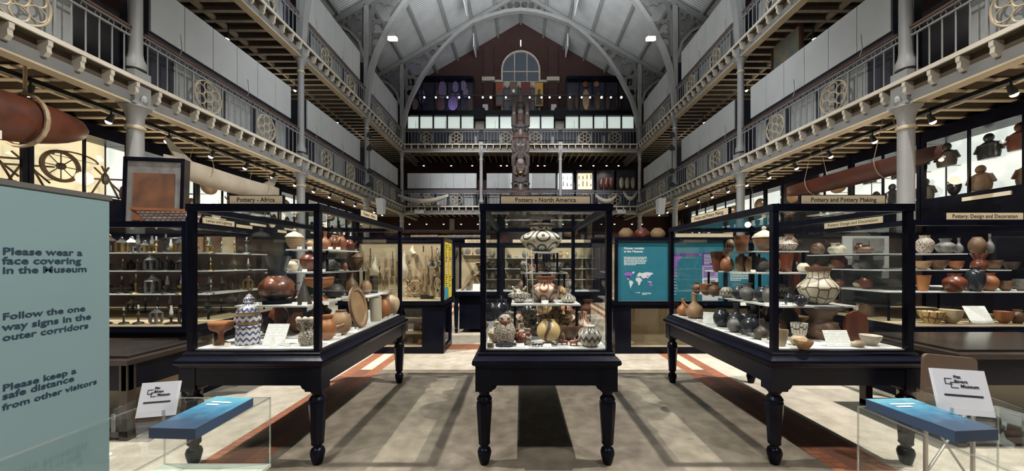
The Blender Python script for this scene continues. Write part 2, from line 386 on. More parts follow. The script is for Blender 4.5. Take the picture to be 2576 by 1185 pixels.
def place(p, loc, rz, label, cat, group):
    o = p if p.name not in used else dup(p, loc)
    used[p.name] = 1; o.location = loc; o.rotation_euler = (0, 0, rz); tag(o, label, cat, group); return o
BN = ['beside the camera', 'in the first full bay', 'in the middle bay', 'in the bay next to the end gallery']
for lv in (0, 1):
    z = G1+lv*ST; nm = ('lower', 'upper')[lv]
    for s in (-1, 1):
        for b in range(4):
            if lv == 1 and b == 0: continue
            y0, y1 = CY[b]+.12, CY[b+1]-.12
            loc, rz = ((-XG, y0, z), PI/2) if s < 0 else ((XG, y0, z), PI/2)
            place(bs, loc, rz, f'grey {nm} gallery railing {BN[b]}, {SIDE[s]}', 'railing', 'gallery railings with flower roundels')
    for b in range(3):
        place(be, (CXE[b]+.11, Y4, z), 0, f'grey {nm} railing of the end gallery, {("bay on the banner side", "bay behind the totem pole", "bay on the blue panel side")[b]}', 'railing', 'gallery railings with flower roundels')
# gallery floors: boards, joists with bracket ends, girder
BROWNJ = mat('joist_web_shade', (.10, .075, .05), .7)  # joist sides darkened: their lack of light is put into the web colour
jo = None
def gfloor(nm, horiz, a, b0, b1, inner, outer, z, jmat):
    """a: list of bay coords along the run; inner/outer: cross coordinates"""
    global jo
    ix = (lambda c, u: (c, u)) if horiz else (lambda c, u: (u, c))
    def bx(m, c0, c1, u0, u1, z0, z1):
        (xa, ya), (xb, yb) = ix(c0, u0), ix(c1, u1)
        return m.box(min(xa, xb), max(xa, xb), min(ya, yb), max(ya, yb), z0, z1)
    s = 1 if outer > inner else -1
    root = struct(bx(M(), b0, b1, inner-s*.16, outer, z-.06, z).build(nm, BOARD, loc=(0, 0, 0)))
    bx(M(), b0, b1, inner-s*.2, inner-s*.16, z-.05, z+.02).build('nosing', CREAM, root)
    bx(M(), b0, b1, inner-s*.07, inner+s*.07, z-.43, z-.23).build('girder', IRON_D, root)
    bx(M(), b0, b1, inner-s*.03, inner+s*.05, z-.24, z-.06).build('soffit_board', BOARD, root)
    mid = (inner+outer)/2; bx(M(), b0, b1, mid-.04, mid+.04, z-.2, z-.07).build('bridging', JOIST, root)
    bx(M(), b0, b1, inner-s*.11, inner+s*.11, z-.45, z-.42).build('girder_flange', JOIST, root)
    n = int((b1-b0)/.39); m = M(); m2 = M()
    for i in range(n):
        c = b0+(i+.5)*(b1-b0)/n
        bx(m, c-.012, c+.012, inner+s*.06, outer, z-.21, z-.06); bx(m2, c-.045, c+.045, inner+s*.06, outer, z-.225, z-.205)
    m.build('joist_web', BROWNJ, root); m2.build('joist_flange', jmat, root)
    for i in range(n):
        c = b0+(i+.5)*(b1-b0)/n
        (xx, yy) = ix(c, inner)
        prof = [(.19, -.06), (.19, -.13), (.165, -.16), (.172, -.235), (.12, -.29), (.03, -.29), (.03, -.06)]
        mm = M().prism([(inner-s*u, z+v) for u, v in prof], c-.028, c+.028, (lambda u, cc, v: (cc, u, v)) if horiz else None)
        mm.build('joist_end', CREAM, root)
    return root
for lv in (0, 1):
    z = G1+lv*ST; jm = (JOIST, mat('joist_paint_weak_light', (.44, .38, .29), .7, var=.2))[lv]  # upper joists greyer: their weaker light is put into the colour
    for s, nm in ((-1, 'left'), (1, 'right')):
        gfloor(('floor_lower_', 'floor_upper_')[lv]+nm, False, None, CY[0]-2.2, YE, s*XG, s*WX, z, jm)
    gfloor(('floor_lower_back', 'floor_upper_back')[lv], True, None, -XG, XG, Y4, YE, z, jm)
# upper gallery back wall lining (dark cases stand there)
# ------------------------------------------------------------------ roof trusses
K = 7/299.0
def quat(cx, cy, R, n=10, rot=PI/4, lobes=4):
    d, r = (.56*R, .44*R) if lobes == 4 else (.58*R, .42*R); out = []
    for l in range(lobes):
        a0 = rot+2*PI*l/lobes
        for k in range(n):
            ph = -PI/lobes+2*PI/lobes*(k+.5)/n; rr = d*math.cos(ph)+math.sqrt(max(1e-6, r*r-(d*math.sin(ph))**2))
            out.append((cx+rr*math.cos(a0+ph), cy+rr*math.sin(a0+ph)))
    return out
def circ2(cx, cy, r, ry=None, n=18): return [(cx+r*math.cos(2*PI*i/n), cy+(ry or r)*math.sin(2*PI*i/n)) for i in range(n)]
def plate(polys, thick):
    cu = bpy.data.curves.new('t', 'CURVE'); cu.dimensions = '2D'; cu.fill_mode = 'BOTH'; cu.extrude = thick/2
    for p in polys:
        sp = cu.splines.new('POLY'); sp.points.add(len(p)-1); sp.use_cyclic_u = True
        for i, q in enumerate(p): sp.points[i].co = (q[0], q[1], 0, 1)
    o = bpy.data.objects.new('t', cu); COL.objects.link(o); bpy.context.view_layer.update()
    me = bpy.data.meshes.new_from_object(o.evaluated_get(bpy.context.evaluated_depsgraph_get())); bpy.data.objects.remove(o); bpy.data.curves.remove(cu); return me
ARCH = [(299, 283), (296, 332), (289, 376), (278, 410), (250, 465), (219.5, 510), (192, 543), (164, 571), (122, 602), (80, 618), (38.5, 629.4), (0, 633.5)]
def rb(x): return 671-.58*x      # rafter underside in truss pixels
specA = [[(286, 376)]+[(275, 412), (247, 467), (216, 512), (189, 545), (163, 574)]+[(163, rb(163)), (290, rb(290)), (290, 380)],
         circ2(280, 427, 7.5), circ2(284, 403, 3.2, 8), quat(275.5, 453, 11.5), quat(267, 484.5, 20, rot=PI/4+.25), quat(244, 510, 13, rot=.2), circ2(221, 527, 7.8), circ2(205, 542.5, 5.5, 3.6), circ2(286, 466, 1.8), circ2(241.5, 485, 2.8), circ2(261, 511, 2.4), circ2(188, 555, 4, 2.3), circ2(286, 440, 1.8)]
specB = [[(306, 400), (316, 430), (332, 449), (350, 458.5), (362, 460.6), (306, rb(306))], quat(325.5, 463, 17, rot=0), circ2(312.6, 479, 4.4), circ2(312.2, 445, 4.4), circ2(347.5, 463.4, 2.5), circ2(337.5, 471.6, 2.4), circ2(310, 428, 1.5, 5)]
specC = [[(112, rb(112)), (112, 607), (80, 622), (38.5, 633), (0, 637), (0, rb(0))], circ2(27, 645, 7.5), circ2(9.5, 647, 8.0), circ2(45, 639.5, 5, 4), circ2(61, 633, 4, 2.5)]
def truss(Y, label):
    t = thing('arched_roof_truss', label, 'roof truss', (0, Y, 8.4), 'arched iron roof trusses'); t['kind'] = 'thing'
    for s in (-1, 1):
        mp = lambda p: (s*p[0]*K, EYE+p[1]*K)
        pts = [mp(p) for p in ARCH]
        M().ribbon(pts, .19, Y-.13, Y+.13).build('arch_rib', IRON, t, smooth=SM)
        M().ribbon([mp((0, rb(0)+5)), mp((392, rb(392)+5))], .22, Y-.1, Y+.1).build('rafter', IRON_D, t)
        M().box(min(s*6.91, s*7.09), max(s*6.91, s*7.09), Y-.1, Y+.1, 8.41, EYE+rb(299)*K).build('truss_post', IRON, t)
        M().ribbon([mp(p) for p in ((302, 395), (312, 426), (330, 446.5), (349, 456), (368, 457))], .11, Y-.09, Y+.09).build('outer_bracket', IRON, t)
        for nm, spec in (('inner_tracery', specA), ('outer_tracery', specB), ('crown_tracery', specC)):
            me = plate([[mp(p) for p in poly] for poly in spec], .07)
            for v in me.vertices: v.co = Vector((v.co.x, -v.co.z, v.co.y-8.4))
            me.flip_normals()
            me.materials.clear(); me.materials.append(TRACE)
            o = bpy.data.objects.new(nm, me); COL.objects.link(o); o.parent = t
    return t
truss(Y4, 'grey arched roof truss with quatrefoil tracery at the end gallery'); truss(CY[3], 'grey arched roof truss carrying the two bright floodlights'); truss(CY[2], 'grey arched roof truss nearest to the camera, mostly above the view')
# floodlights on the truss
for s in (-1, 1):
    c = U(988 if s < 0 else 1637, 99, 15.6); x = s*5.6
    t = thing('floodlight', f'bright floodlight under the roof on the {SIDE[s]}', 'floodlight', c, 'roof floodlights')
    M().hull8([c+Vector(v) for v in ((-.2, -.12, .05), (.2, -.12, .05), (.2, .15, .12), (-.2, .15, .12), (-.14, -.1, .25), (.14, -.1, .25), (.14, .12, .28), (-.14, .12, .28))]).build('housing', METAL, t)
    M().hull8([c+Vector(v) for v in ((-.17, -.14, -.12), (.17, -.14, -.12), (.17, .13, .0), (-.17, .13, .0), (-.17, -.12, .06), (.17, -.12, .06), (.17, .13, .1), (-.17, .13, .1))]).build('lens', LAMP, t)
    M().bar(c+Vector((0, .05, .25)), c+Vector((s*.25, .5, .45)), .05).build('bracket', METAL, t)
# hanging white acoustic boards beside the gable
for s in (-1, 1):
    for Y, n in ((23.0, 'by the brick gable'), (19.0, 'in the last roof bay')):
        z = roofz(2.6)-.15
        M().box(s*2.95-.03, s*2.95+.03, Y-.6, Y+.6, z-.95, z-.1).build('roof_baffle', WHITE)
        tag(bpy.context.scene.objects[-1] if 0 else COL.objects[-1], f'white hanging baffle board under the roof {n}, {SIDE[s]}', 'board', 'white roof baffles')
# ------------------------------------------------------------------ ceramics: procedural glazes
def cer(name, c1, c2, kind='mottle', sc_=6.0, rough=.5, c3=None, th=.5):
    m = mat(name, c1, rough); g = NT(m); P = g.obj()
    nz = g.noise(P, 5, 5)
    if kind == 'mottle': col = g.ramp(g.noise(P, sc_, 6), [(.35, c1), (.65, c2)])
    else:
        s = g.n('SeparateXYZ'); g.l(P, s.inputs[0])
        ang = g.math('MULTIPLY', g.math('ARCTAN2', s.outputs[1], s.outputs[0]), .16)
        if kind == 'bands': f = g.math('FRACT', g.math('MULTIPLY', s.outputs[2], sc_))
        elif kind == 'zig':
            tri = g.math('PINGPONG', g.math('MULTIPLY', ang, 12.0), .5)
            f = g.math('FRACT', g.math('ADD', g.math('MULTIPLY', s.outputs[2], sc_), tri))
        elif kind == 'geo':
            cb = g.n('CombineXYZ'); g.l(g.math('MULTIPLY', ang, sc_*.7), cb.inputs[0]); g.l(g.math('MULTIPLY', s.outputs[2], sc_*.7), cb.inputs[1])
            v = g.n('TexVoronoi', feature='DISTANCE_TO_EDGE', distance='MANHATTAN') if False else g.n('TexVoronoi', feature='DISTANCE_TO_EDGE'); v.inputs['Scale'].default_value = 1.0; v.inputs['Randomness'].default_value = .35; g.l(cb.outputs[0], v.inputs['Vector']); f = g.math('MULTIPLY', v.outputs['Distance'], 4.0)
        elif kind == 'rings':
            cb = g.n('CombineXYZ'); g.l(g.math('MULTIPLY', ang, sc_*.5), cb.inputs[0]); g.l(g.math('MULTIPLY', s.outputs[2], sc_*.5), cb.inputs[1])
            v = g.n('TexVoronoi', feature='F1'); v.inputs['Scale'].default_value = 1.0; v.inputs['Randomness'].default_value = .3; g.l(cb.outputs[0], v.inputs['Vector']); f = g.math('FRACT', g.math('MULTIPLY', v.outputs['Distance'], 3.0))
        elif kind == 'scroll':
            wv = g.n('TexWave'); wv.inputs['Scale'].default_value = sc_; wv.inputs['Distortion'].default_value = 9; wv.inputs['Detail'].default_value = 1; g.l(P, wv.inputs['Vector']); f = wv.outputs['Fac']
        elif kind == 'crackle':
            v = g.n('TexVoronoi', feature='DISTANCE_TO_EDGE'); v.inputs['Scale'].default_value = sc_; g.l(P, v.inputs['Vector']); f = g.math('MULTIPLY', v.outputs['Distance'], 5.0)
        base = g.mix(g.math('MULTIPLY', nz, .5), c1, tuple(x*.7 for x in c1))
        col = g.mix(g.math('LESS_THAN', f, th), base, c2)
        if c3 is not None: col = g.mix(g.math('MULTIPLY', g.math('GREATER_THAN', nz, .55), .8), col, c3)
    g.base(col); return m
TERRA = cer('terracotta', (.30, .11, .045), (.20, .07, .03))
TERRA2 = cer('orange_clay', (.42, .17, .06), (.30, .11, .04))
REDBR = cer('red_brown_clay', (.17, .045, .022), (.10, .028, .016), rough=.3)
BROWN = cer('brown_clay', (.16, .085, .045), (.085, .045, .025))
DKCLAY = cer('dark_clay', (.05, .035, .028), (.025, .02, .018))
BLACKC = cer('black_clay', (.016, .018, .022), (.035, .038, .045), rough=.22)
GREYC = cer('grey_clay', (.17, .16, .15), (.09, .085, .08))
BUFF = cer('buff_clay', (.48, .37, .23), (.34, .25, .15))
TANC = cer('tan_clay', (.40, .25, .13), (.26, .15, .075))
CREAMC = cer('cream_clay', (.62, .55, .43), (.48, .40, .29))
GOURD = cer('gourd_black_patch', (.28, .09, .04), (.03, .02, .018), 'mottle', 3.2, .25)
BWRING = cer('black_on_white_rings', (.60, .54, .43), (.045, .04, .035), 'rings', 15, .5, th=.36)
BWGEO = cer('black_on_white_lines', (.62, .57, .47), (.05, .045, .04), 'geo', 22, .5, th=.34)
BWZIG = cer('zigzag_pot', (.52, .47, .38), (.07, .06, .055), 'zig', 15, .55, th=.38)
POLY = cer('red_white_polychrome', (.58, .50, .38), (.30, .08, .035), 'rings', 13, .45, th=.45)
YELSW = cer('yellow_swirl', (.56, .40, .17), (.12, .06, .03), 'scroll', 2.2, .4, th=.12)
YELPAT = cer('yellow_pattern', (.50, .36, .16), (.16, .06, .03), 'geo', 15, .45, th=.42)
CRACK = cer('crackle_white', (.52, .45, .36), (.09, .06, .045), 'crackle', 60, .55, th=.5)
BLUEW = cer('blue_white_glaze', (.62, .60, .56), (.06, .07, .2), 'zig', 22, .3, th=.38)
STRIPEB = cer('striped_basketry_pot', (.36, .25, .12), (.07, .035, .02), 'zig', 4, .6, th=.5)
GEOM = cer('stepped_geometric', (.56, .49, .36), (.09, .06, .045), 'geo', 17, .45, th=.26)
WEAVE = cer('woven_cane', (.34, .22, .11), (.16, .095, .045), 'bands', 60, .7, th=.4)
LABELW = mat('label_card', (.7, .68, .6), .8)
def sheetmat(name, base, ink, sc_=34):
    m = mat(name, base, .8); g = NT(m); P = g.obj(); s = g.n('SeparateXYZ'); g.l(P, s.inputs[0])
    row = g.math('LESS_THAN', g.math('FRACT', g.math('MULTIPLY', s.outputs[2], sc_*2.6)), .38)
    word = g.math('GREATER_THAN', g.noise(P, 60, 2), .42); g.base(g.mix(g.math('MULTIPLY', g.math('MULTIPLY', row, word), .55), base, ink)); return m
SHEET = sheetmat('printed_sheet', (.78, .77, .71), (.2, .2, .22))

# ------------------------------------------------------------------ display cases
TURN = [(.030, 0), (.036, .012), (.05, .07), (.052, .09), (.044, .115), (.03, .125), (.03, .14), (.042, .15), (.044, .16)]
def turned_leg(x, y, ztop, t):
    """octagonal tapered leg with ball foot and a square head"""
    l = M(); l.lathe(TURN, 18, (x, y, 0)); l.lathe([(.043, .16), (.06, ztop-.13), (.06, ztop-.1), (.052, ztop-.085)], 8, (x, y, 0), tw=.5)
    l.lathe([(.05, ztop-.09), (.058, ztop-.075), (.05, ztop-.06), (.038, ztop-.045), (.038, ztop-.03), (.055, ztop-.01), (.06, ztop)], 18, (x, y, 0))
    return l.build('leg', BLACK, t, smooth=SM)
def vitrine(t, x0, x1, y0, y1, zb, zt, th=.042, back=None, lining=SHELFW, top_glass=True, mids=(), name='', nopane=()):
    m = M()
    for x in (x0, x1-th):
        for y in (y0, y1-th): m = M().box(x, x+th, y, y+th, zb, zt); m.build('corner_post', BLACK, t)
    for x in mids: M().box(x-th/2, x+th/2, y0, y0+th, zb, zt).build('mullion', BLACK, t)
    e = .006
    for z0, z1 in ((zt-th, zt+.012), (zb-.035, zb)):
        f = M(); f.box(x0-e, x1+e, y0-e, y0+th, z0, z1); f.box(x0-e, x1+e, y1-th, y1+e, z0, z1); f.box(x0-e, x0+th, y0+th, y1-th, z0, z1); f.box(x1-th, x1+e, y0+th, y1-th, z0, z1)
        f.build('top_frame' if z1 > zt else 'bottom_frame', BLACK, t)
    M().box(x0+th*.5, x1-th*.5, y0+th*.5, y1-th*.5, zb-.03, zb+.004).build('case_floor', lining, t)
    g = .004; q = th*.45
    panes = {'front': (x0+th, x1-th, y0+q, y0+q+g, zb, zt-th), 'left': (x0+q, x0+q+g, y0+th, y1-th, zb, zt-th), 'right': (x1-q-g, x1-q, y0+th, y1-th, zb, zt-th), 'back': (x0+th, x1-th, y1-q-g, y1-q, zb, zt-th), 'top': (x0+th, x1-th, y0+th, y1-th, zt-.02, zt-.016)}
    for k, b in panes.items():
        if k in nopane: continue
        if k == 'back' and back is not None: M().box(x0+th*.4, x1-th*.4, y1-th*.8, y1-th*.2, zb, zt-th).build('back_board', back, t); continue
        if k == 'top' and not top_glass: M().box(*b).build('top_board', DARKB, t); continue
        M().box(*b).build('glass_pane', GLASS, t)
def table_case(label, x0, x1, y0, y1):
    t = thing('pottery_display_case', label, 'display case', ((x0+x1)/2, (y0+y1)/2, 0), 'black pottery cases on turned legs')
    vitrine(t, x0, x1, y0, y1, .85, 1.92)
    b = M(); a = .05
    prof = [(0.0, .842), (.018, .83), (.014, .815), (.03, .80), (.052, .785), (.056, .765), (.05, .752), (.034, .742), (.03, .728)]
    for i in range(len(prof)-1):
        (d0, z0), (d1, z1) = prof[i], prof[i+1]
        r = lambda d, z: [(x0-d, y0-d, z), (x1+d, y0-d, z), (x1+d, y1+d, z), (x0-d, y1+d, z)]
        b.add(r(d0, z0)+r(d1, z1), [(k, (k+1) % 4, 4+(k+1) % 4, 4+k) for k in range(4)])
    b.box(x0-.03, x1+.03, y0-.03, y1+.03, .728, .74); b.build('base_moulding', BLACK, t)
    e = .028; ap = M()
    ap.box(x0-e, x1+e, y0-e, y0, .60, .73); ap.box(x0-e, x1+e, y1, y1+e, .60, .73); ap.box(x0-e, x0, y0, y1, .60, .73); ap.box(x1, x1+e, y0, y1, .60, .73)
    ap.build('apron', BLACK, t)
    for sx in (0, 1):
        for sy in (0, 1):
            x = (x0+.028) if not sx else (x1-.028); y = (y0+.028) if not sy else (y1-.028)
            h = M().box(x-.06, x+.06, y-.06, y+.06, .555, .73)
            dx = 1 if not sx else -1
            h.prism([(x+dx*.06, .60), (x+dx*.06, .56), (x+dx*.085, .575), (x+dx*.1, .60)] if dx > 0 else [(x-.1, .60), (x-.085, .575), (x-.06, .56), (x-.06, .60)], y-.05, y+.05)
            h.build('leg_head', BLACK, t); turned_leg(x, y, .56, t)
    return t
CC = table_case('middle black glass case on turned legs, full of painted jars', -.299, .675, 2.64, 4.49)
LC = table_case('black glass case of brown pots and gourds beside the pale blue banner', -2.464, -1.487, 2.64, 4.49)
RC = table_case('black glass case with a big white geometric jar in front of the blue posters', 1.863, 2.90, 2.64, 4.49)
def shelf(t, x0, x1, y0, y1, z, zleg, legs=True, th=.014, m=None):
    s = M().box(x0, x1, y0, y1, z-th, z).build('shelf', m or SHELFW, t)
    if legs:
        for x in (x0+.03, x1-.03):
            for y in (y0+.03, y1-.03): M().box(x-.009, x+.009, y-.009, y+.009, zleg, z-th).build('shelf_post', BLACK, s)
    return s
def placard(txt, a, b, z, h, label, cat='sign', tw=.8, face='front', th=.02, name='case_placard', m=None):
    """a,b = start/end coordinate along the face; reading direction a->b"""
    if face == 'front':
        (x0, y), (x1, _) = a, b; t = thing(name, label, cat, ((x0+x1)/2, y, z))
        M().box(x0, x1, y, y+th, z, z+h).build('board', PLAC, t); M().box(x0-.008, x1+.008, y+.003, y+th+.006, z, z+h+.006).build('backing', BLACK, t)
        if txt: text('lettering', txt, INK, t, ((x0+x1)/2, y-.001, z+h*.3), (x1-x0)*tw, align='CENTER')
    else:
        (x, y0), (_, y1) = a, b; d = 1 if y1 > y0 else -1      # d>0: faces +x, reads toward +y
        t = thing(name, label, cat, (x, (y0+y1)/2, z)); lo, hi = min(y0, y1), max(y0, y1)
        M().box(min(x, x-d*th), max(x, x-d*th), lo, hi, z, z+h).build('board', PLAC, t); M().box(min(x-d*.003, x-d*(th+.006)), max(x-d*.003, x-d*(th+.006)), lo-.008, hi+.008, z, z+h+.006).build('backing', BLACK, t)
        if txt: text('lettering', txt, INK, t, (x+d*.001, (y0+y1)/2, z+h*.3), (hi-lo)*tw, align='CENTER', rot=(PI/2, 0, d*PI/2))
    return t
PLAC = mat('tan_placard', (.55, .45, .29), .6, var=.06)
PLACC = mat('cream_placard', (.6, .56, .45), .6)
ZT = 1.933
placard('Pottery - North America', (-.147, 2.66), (.515, 2.66), ZT, .058, 'tan placard lettered Pottery North America on the middle case', tw=.68)
placard('Pottery - Africa', (-2.165, 2.66), (-1.775, 2.66), ZT, .062, 'tan placard lettered Pottery Africa facing front beside the pale canoe', tw=.72)
placard('Pottery - Africa', (-1.50, 3.36), (-1.50, 3.74), ZT, .062, 'small placard lettered Pottery Africa along the long side of its case', face='side', tw=.72)
placard('Pottery and Pottery Making', (2.09, 2.66), (2.71, 2.66), ZT, .064, 'tan placard lettered Pottery and Pottery Making, facing front under the red canoe', tw=.78)
placard('Pottery and Pottery Making', (1.877, 3.94), (1.877, 3.24), ZT, .064, 'placard lettered Pottery and Pottery Making on the long side above the blue posters', face='side', tw=.78)
t = thing('number_plate', 'small wooden plate numbered 153 in the corner of the middle case', 'label', (-.25, 2.685, .855))
M().box(-.252, -.203, 2.682, 2.69, .857, .895).build('plate', TANWOOD, t); text('lettering', '153.', INK, t, (-.2275, 2.681, .867), .034, align='CENTER')

# ------------------------------------------------------------------ pot builder
PR = {'jar': [(.5, 0), (.82, .18), (1, .45), (.92, .65), (.6, .82), (.52, .9), (.62, 1)],
      'bowl': [(.35, 0), (.42, .04), (.75, .3), (.95, .7), (1, 1)],
      'round': [(.35, 0), (.8, .15), (1, .45), (.88, .72), (.55, .93), (.5, 1)],
      'bottle': [(.5, 0), (.88, .1), (1, .28), (.82, .47), (.38, .62), (.26, .75), (.26, .92), (.38, 1)],
      'olla': [(.38, 0), (.72, .12), (1, .42), (.86, .62), (.52, .74), (.5, .86), (.66, 1)],
      'cyl': [(.85, 0), (1, .05), (.97, .5), (.95, .95), (1, 1)],
      'flare': [(.68, 0), (.9, .2), (.78, .45), (.55, .58), (.66, .78), (1, 1)],
      'tazza': [(.62, 0), (.55, .05), (.28, .16), (.24, .42), (.4, .55), (.85, .66), (.98, .8), (1, 1)],
      'dish': [(.5, 0), (.55, .1), (.9, .6), (1, 1)], 'cone': [(1, 0), (.96, .06), (.55, .5), (.2, .86), (.12, 1)],
      'trap': [(.6, 0), (.66, .05), (1, .96), (1, 1)], 'goblet': [(.5, 0), (.2, .1), (.16, .4), (.5, .55), (.8, .75), (.85, 1)],
      'ginger': [(.55, 0), (.9, .25), (1, .6), (.8, .82), (.45, .9), (.42, 1)], 'amph': [(.4, 0), (.8, .2), (1, .45), (.8, .66), (.32, .76), (.28, .9), (.4, 1)],
      'carinated': [(.4, 0), (.72, .14), (1, .42), (.93, .52), (.62, .68), (.52, .8), (.58, 1)]}
def profpts(kind, r, h):
    p = [(a*r, b*h) for a, b in PR[kind]]; out = []
    # smooth the profile with Catmull-Rom
    for i in range(len(p)-1):
        p0, p1, p2, p3 = p[max(0, i-1)], p[i], p[i+1], p[min(len(p)-1, i+2)]
        for k in range(3):
            u = k/3; out.append(tuple(.5*(2*p1[j]+(p2[j]-p0[j])*u+(2*p0[j]-5*p1[j]+4*p2[j]-p3[j])*u*u+(3*p1[j]-p0[j]-3*p2[j]+p3[j])*u**3) for j in (0, 1)))
    out.append(p[-1]); out = [(max(a, .001), min(max(b, 0), h)) for a, b in out]; R = p[-1][0]
    if kind not in ('cone',): out += [(R*.9, h*.995), (R*.82, h*.9), (R*.7, h*.75), (.001, h*.7)]
    else: out += [(.001, h)]
    return out
POTN = {'jar': 'clay_jar', 'bowl': 'clay_bowl', 'round': 'round_pot', 'bottle': 'clay_bottle', 'olla': 'shouldered_jar', 'cyl': 'cylinder_jar', 'flare': 'flared_jar', 'tazza': 'footed_dish', 'dish': 'shallow_dish', 'cone': 'conical_cover', 'trap': 'tapered_pot', 'goblet': 'footed_cup', 'ginger': 'shouldered_pot', 'amph': 'handled_flask', 'carinated': 'wide_shouldered_jar'}
CATN = {'bowl': 'bowl', 'dish': 'dish', 'tazza': 'dish', 'bottle': 'bottle', 'goblet': 'cup', 'cone': 'cover'}
PLACED = []
def pot(kind, x, y, z, wd, h, m, label, group=None, handles=0, lid=None, spout=0, sy=1, feet=0, n=20, rimm=None, name=None, neck=None, hm=None):
    r = wd/2; best = None
    for dy in (0, .05, -.05, .1, -.1, .15):
        room = min([math.hypot(x-a[0], y+dy-a[1])-a[2]-.003 for a in PLACED if a[3] < z+h and z < a[4]]+[9])
        if best is None or room > best[0]+.004: best = (room, dy)
        if room >= r: best = (room, dy); break
    y += best[1]
    if best[0] < r: f_ = max(best[0]/r, .5); r *= f_; h *= max(f_, .75)
    PLACED.append((x, y, r*(1.15 if handles else 1), z, z+h*(1.25 if lid or neck else 1)))
    b = M().lathe(profpts(kind, r, h), n, (x, y, z), 1, sy); nm = name or POTN[kind]
    multi = handles or lid or spout or rimm or neck
    cat = CATN.get(kind, 'pot')
    if not multi: return tag(b.build(nm, m, loc=(x, y, z), smooth=SM), label, cat, group)
    t = thing(nm, label, cat, (x, y, z), group); b.build('pot_body', m, t, smooth=SM)
    for k in range(handles):
        s = (-1, 1)[k]; M().tube([(x+s*r*.75, y, z+h*.55), (x+s*r*1.12, y, z+h*.62), (x+s*r*1.15, y, z+h*.8), (x+s*r*.85, y, z+h*.9), (x+s*r*.5, y, z+h*.9)], max(.006, r*.09), 6).build('handle', hm or m, t, smooth=SM)
    if spout:
        M().tube([(x+spout*r*.7, y, z+h*.45), (x+spout*r*1.2, y, z+h*.6), (x+spout*r*1.45, y, z+h*.8)], [r*.2, r*.15, r*.1], 8).build('spout', m, t, smooth=SM)
    if lid:
        q = PR[kind][-1][0]*r*1.08
        M().lathe([(q, h), (q, h*1.03), (q*.75, h*1.03+q*.35), (q*.3, h*1.03+q*.6), (q*.12, h*1.03+q*.7), (q*.2, h*1.03+q*.85), (q*.16, h*1.03+q*1.0), (.001, h*1.03+q*1.05)], n, (x, y, z)).build('lid', lid, t, smooth=SM)
    if rimm: M().lathe([(PR[kind][-1][0]*r*1.0, h*.9), (PR[kind][-1][0]*r*1.06, h*.96), (PR[kind][-1][0]*r*1.02, h*1.02), (PR[kind][-1][0]*r*.9, h*1.02)], n, (x, y, z), 1, sy).build('rim', rimm, t, smooth=SM)
    if neck:
        nr, nh, nm2 = neck; M().lathe([(nr*.62, h*.93), (nr*.6, h+nh*.35), (nr*.8, h+nh*.7), (nr, h+nh), (nr*.9, h+nh), (nr*.5, h+nh*.4), (.001, h+nh*.3)], n, (x, y, z)).build('neck', neck[2], t, smooth=SM)
    return t
def pp(kind, cx, wpx, hpx, surf, Y, m, label, **kw):
    """pot seen at pixel column cx with pixel width/height, standing on height surf at distance Y"""
    x = (cx-CX)*Y/F; k = math.cos(math.atan(abs(cx-CX)/F))
    return pot(kind, x, Y, surf, wpx*Y/F*k, hpx*Y/F, m, label, **kw)
def card(px, Y, z, wd, ht, label, tilt=.35, yaw=0, m=None, name='information_card', stand=True, group=None):
    """sheet leaning back on a little easel"""
    x = (px-CX)*Y/F; t = thing(name, label, 'card', (x, Y, z), group); t.rotation_euler = (0, 0, yaw)
    s = M().box(-wd/2, wd/2, 0, .003, 0, ht)
    s.v = [(a, b+c*math.sin(tilt), c*math.cos(tilt)) for a, b, c in s.v]
    s.build('sheet', m or SHEET, t, local=True)
    if stand: M().bar((0, ht*.7*math.sin(tilt)+.004, ht*.7*math.cos(tilt)), (0, ht*.7*math.sin(tilt)+.06, 0), .02, .003).build('prop', BLACK, t, local=True)
    return t
def tinycards(lst, label):
    for i, (px, Y, z) in enumerate(lst):
        x = (px-CX)*Y/F; o = M().hull8([(x-.022, Y, z), (x+.022, Y, z), (x+.022, Y+.012, z), (x-.022, Y+.012, z), (x-.022, Y+.01, z+.026), (x+.022, Y+.01, z+.026), (x+.022, Y+.012, z+.026), (x-.022, Y+.012, z+.026)]).build('label_card', LABELW)
        tag(o, label, 'label', label)

# ------------------------------------------------------------------ contents: middle case
FL = .856
s1 = shelf(CC, -.08, .50, 2.98, 3.75, 1.15, FL); s2 = shelf(CC, 0.0, .44, 3.35, 3.9, 1.405, 1.15); 
S3 = shelf(CC, .12, .37, 3.3, 3.7, 1.60, 1.405)
owl = thing('owl_effigy_jar', 'crackled white owl-shaped jar at the front corner of the middle case', 'pot', U(1272, 880, 2.78)*1)
ox, oy, oz = -.117, 2.80, FL; owl.location = (ox, oy, oz)
M().lathe([(.03, 0), (.062, .02), (.076, .07), (.078, .11), (.066, .15), (.05, .17), (.001, .175)], 20, (ox, oy, oz)).build('pot_body', CRACK, owl, smooth=SM)
M().ell((ox-.005, oy-.012, oz+.2), (.052, .05, .042), 14).build('head', CRACK, owl, smooth=SM)
M().ell((ox, oy-.055, oz+.19), (.022, .02, .02), 10).build('face', TERRA, owl, smooth=SM)
for s in (-1, 1): M().ell((ox+s*.025, oy-.05, oz+.212), (.01, .008, .01), 8).build('eye', DKCLAY, owl); M().ell((ox+s*.04, oy-.05, oz+.012), (.02, .035, .012), 8).build('foot', DKCLAY, owl)
M().ell((ox-.08, oy+.03, oz+.09), (.02, .03, .05), 8).build('wing', CRACK, owl)
pp('round', 1380, 60, 52, FL+.02, 2.85, YELSW, 'yellow round jar painted with a dark scroll, front of middle case', feet=1)
pp('ginger', 1484, 60, 50, FL, 2.76, BWZIG, 'grey pot with black and white bands in the front corner of the middle case', rimm=BWZIG)
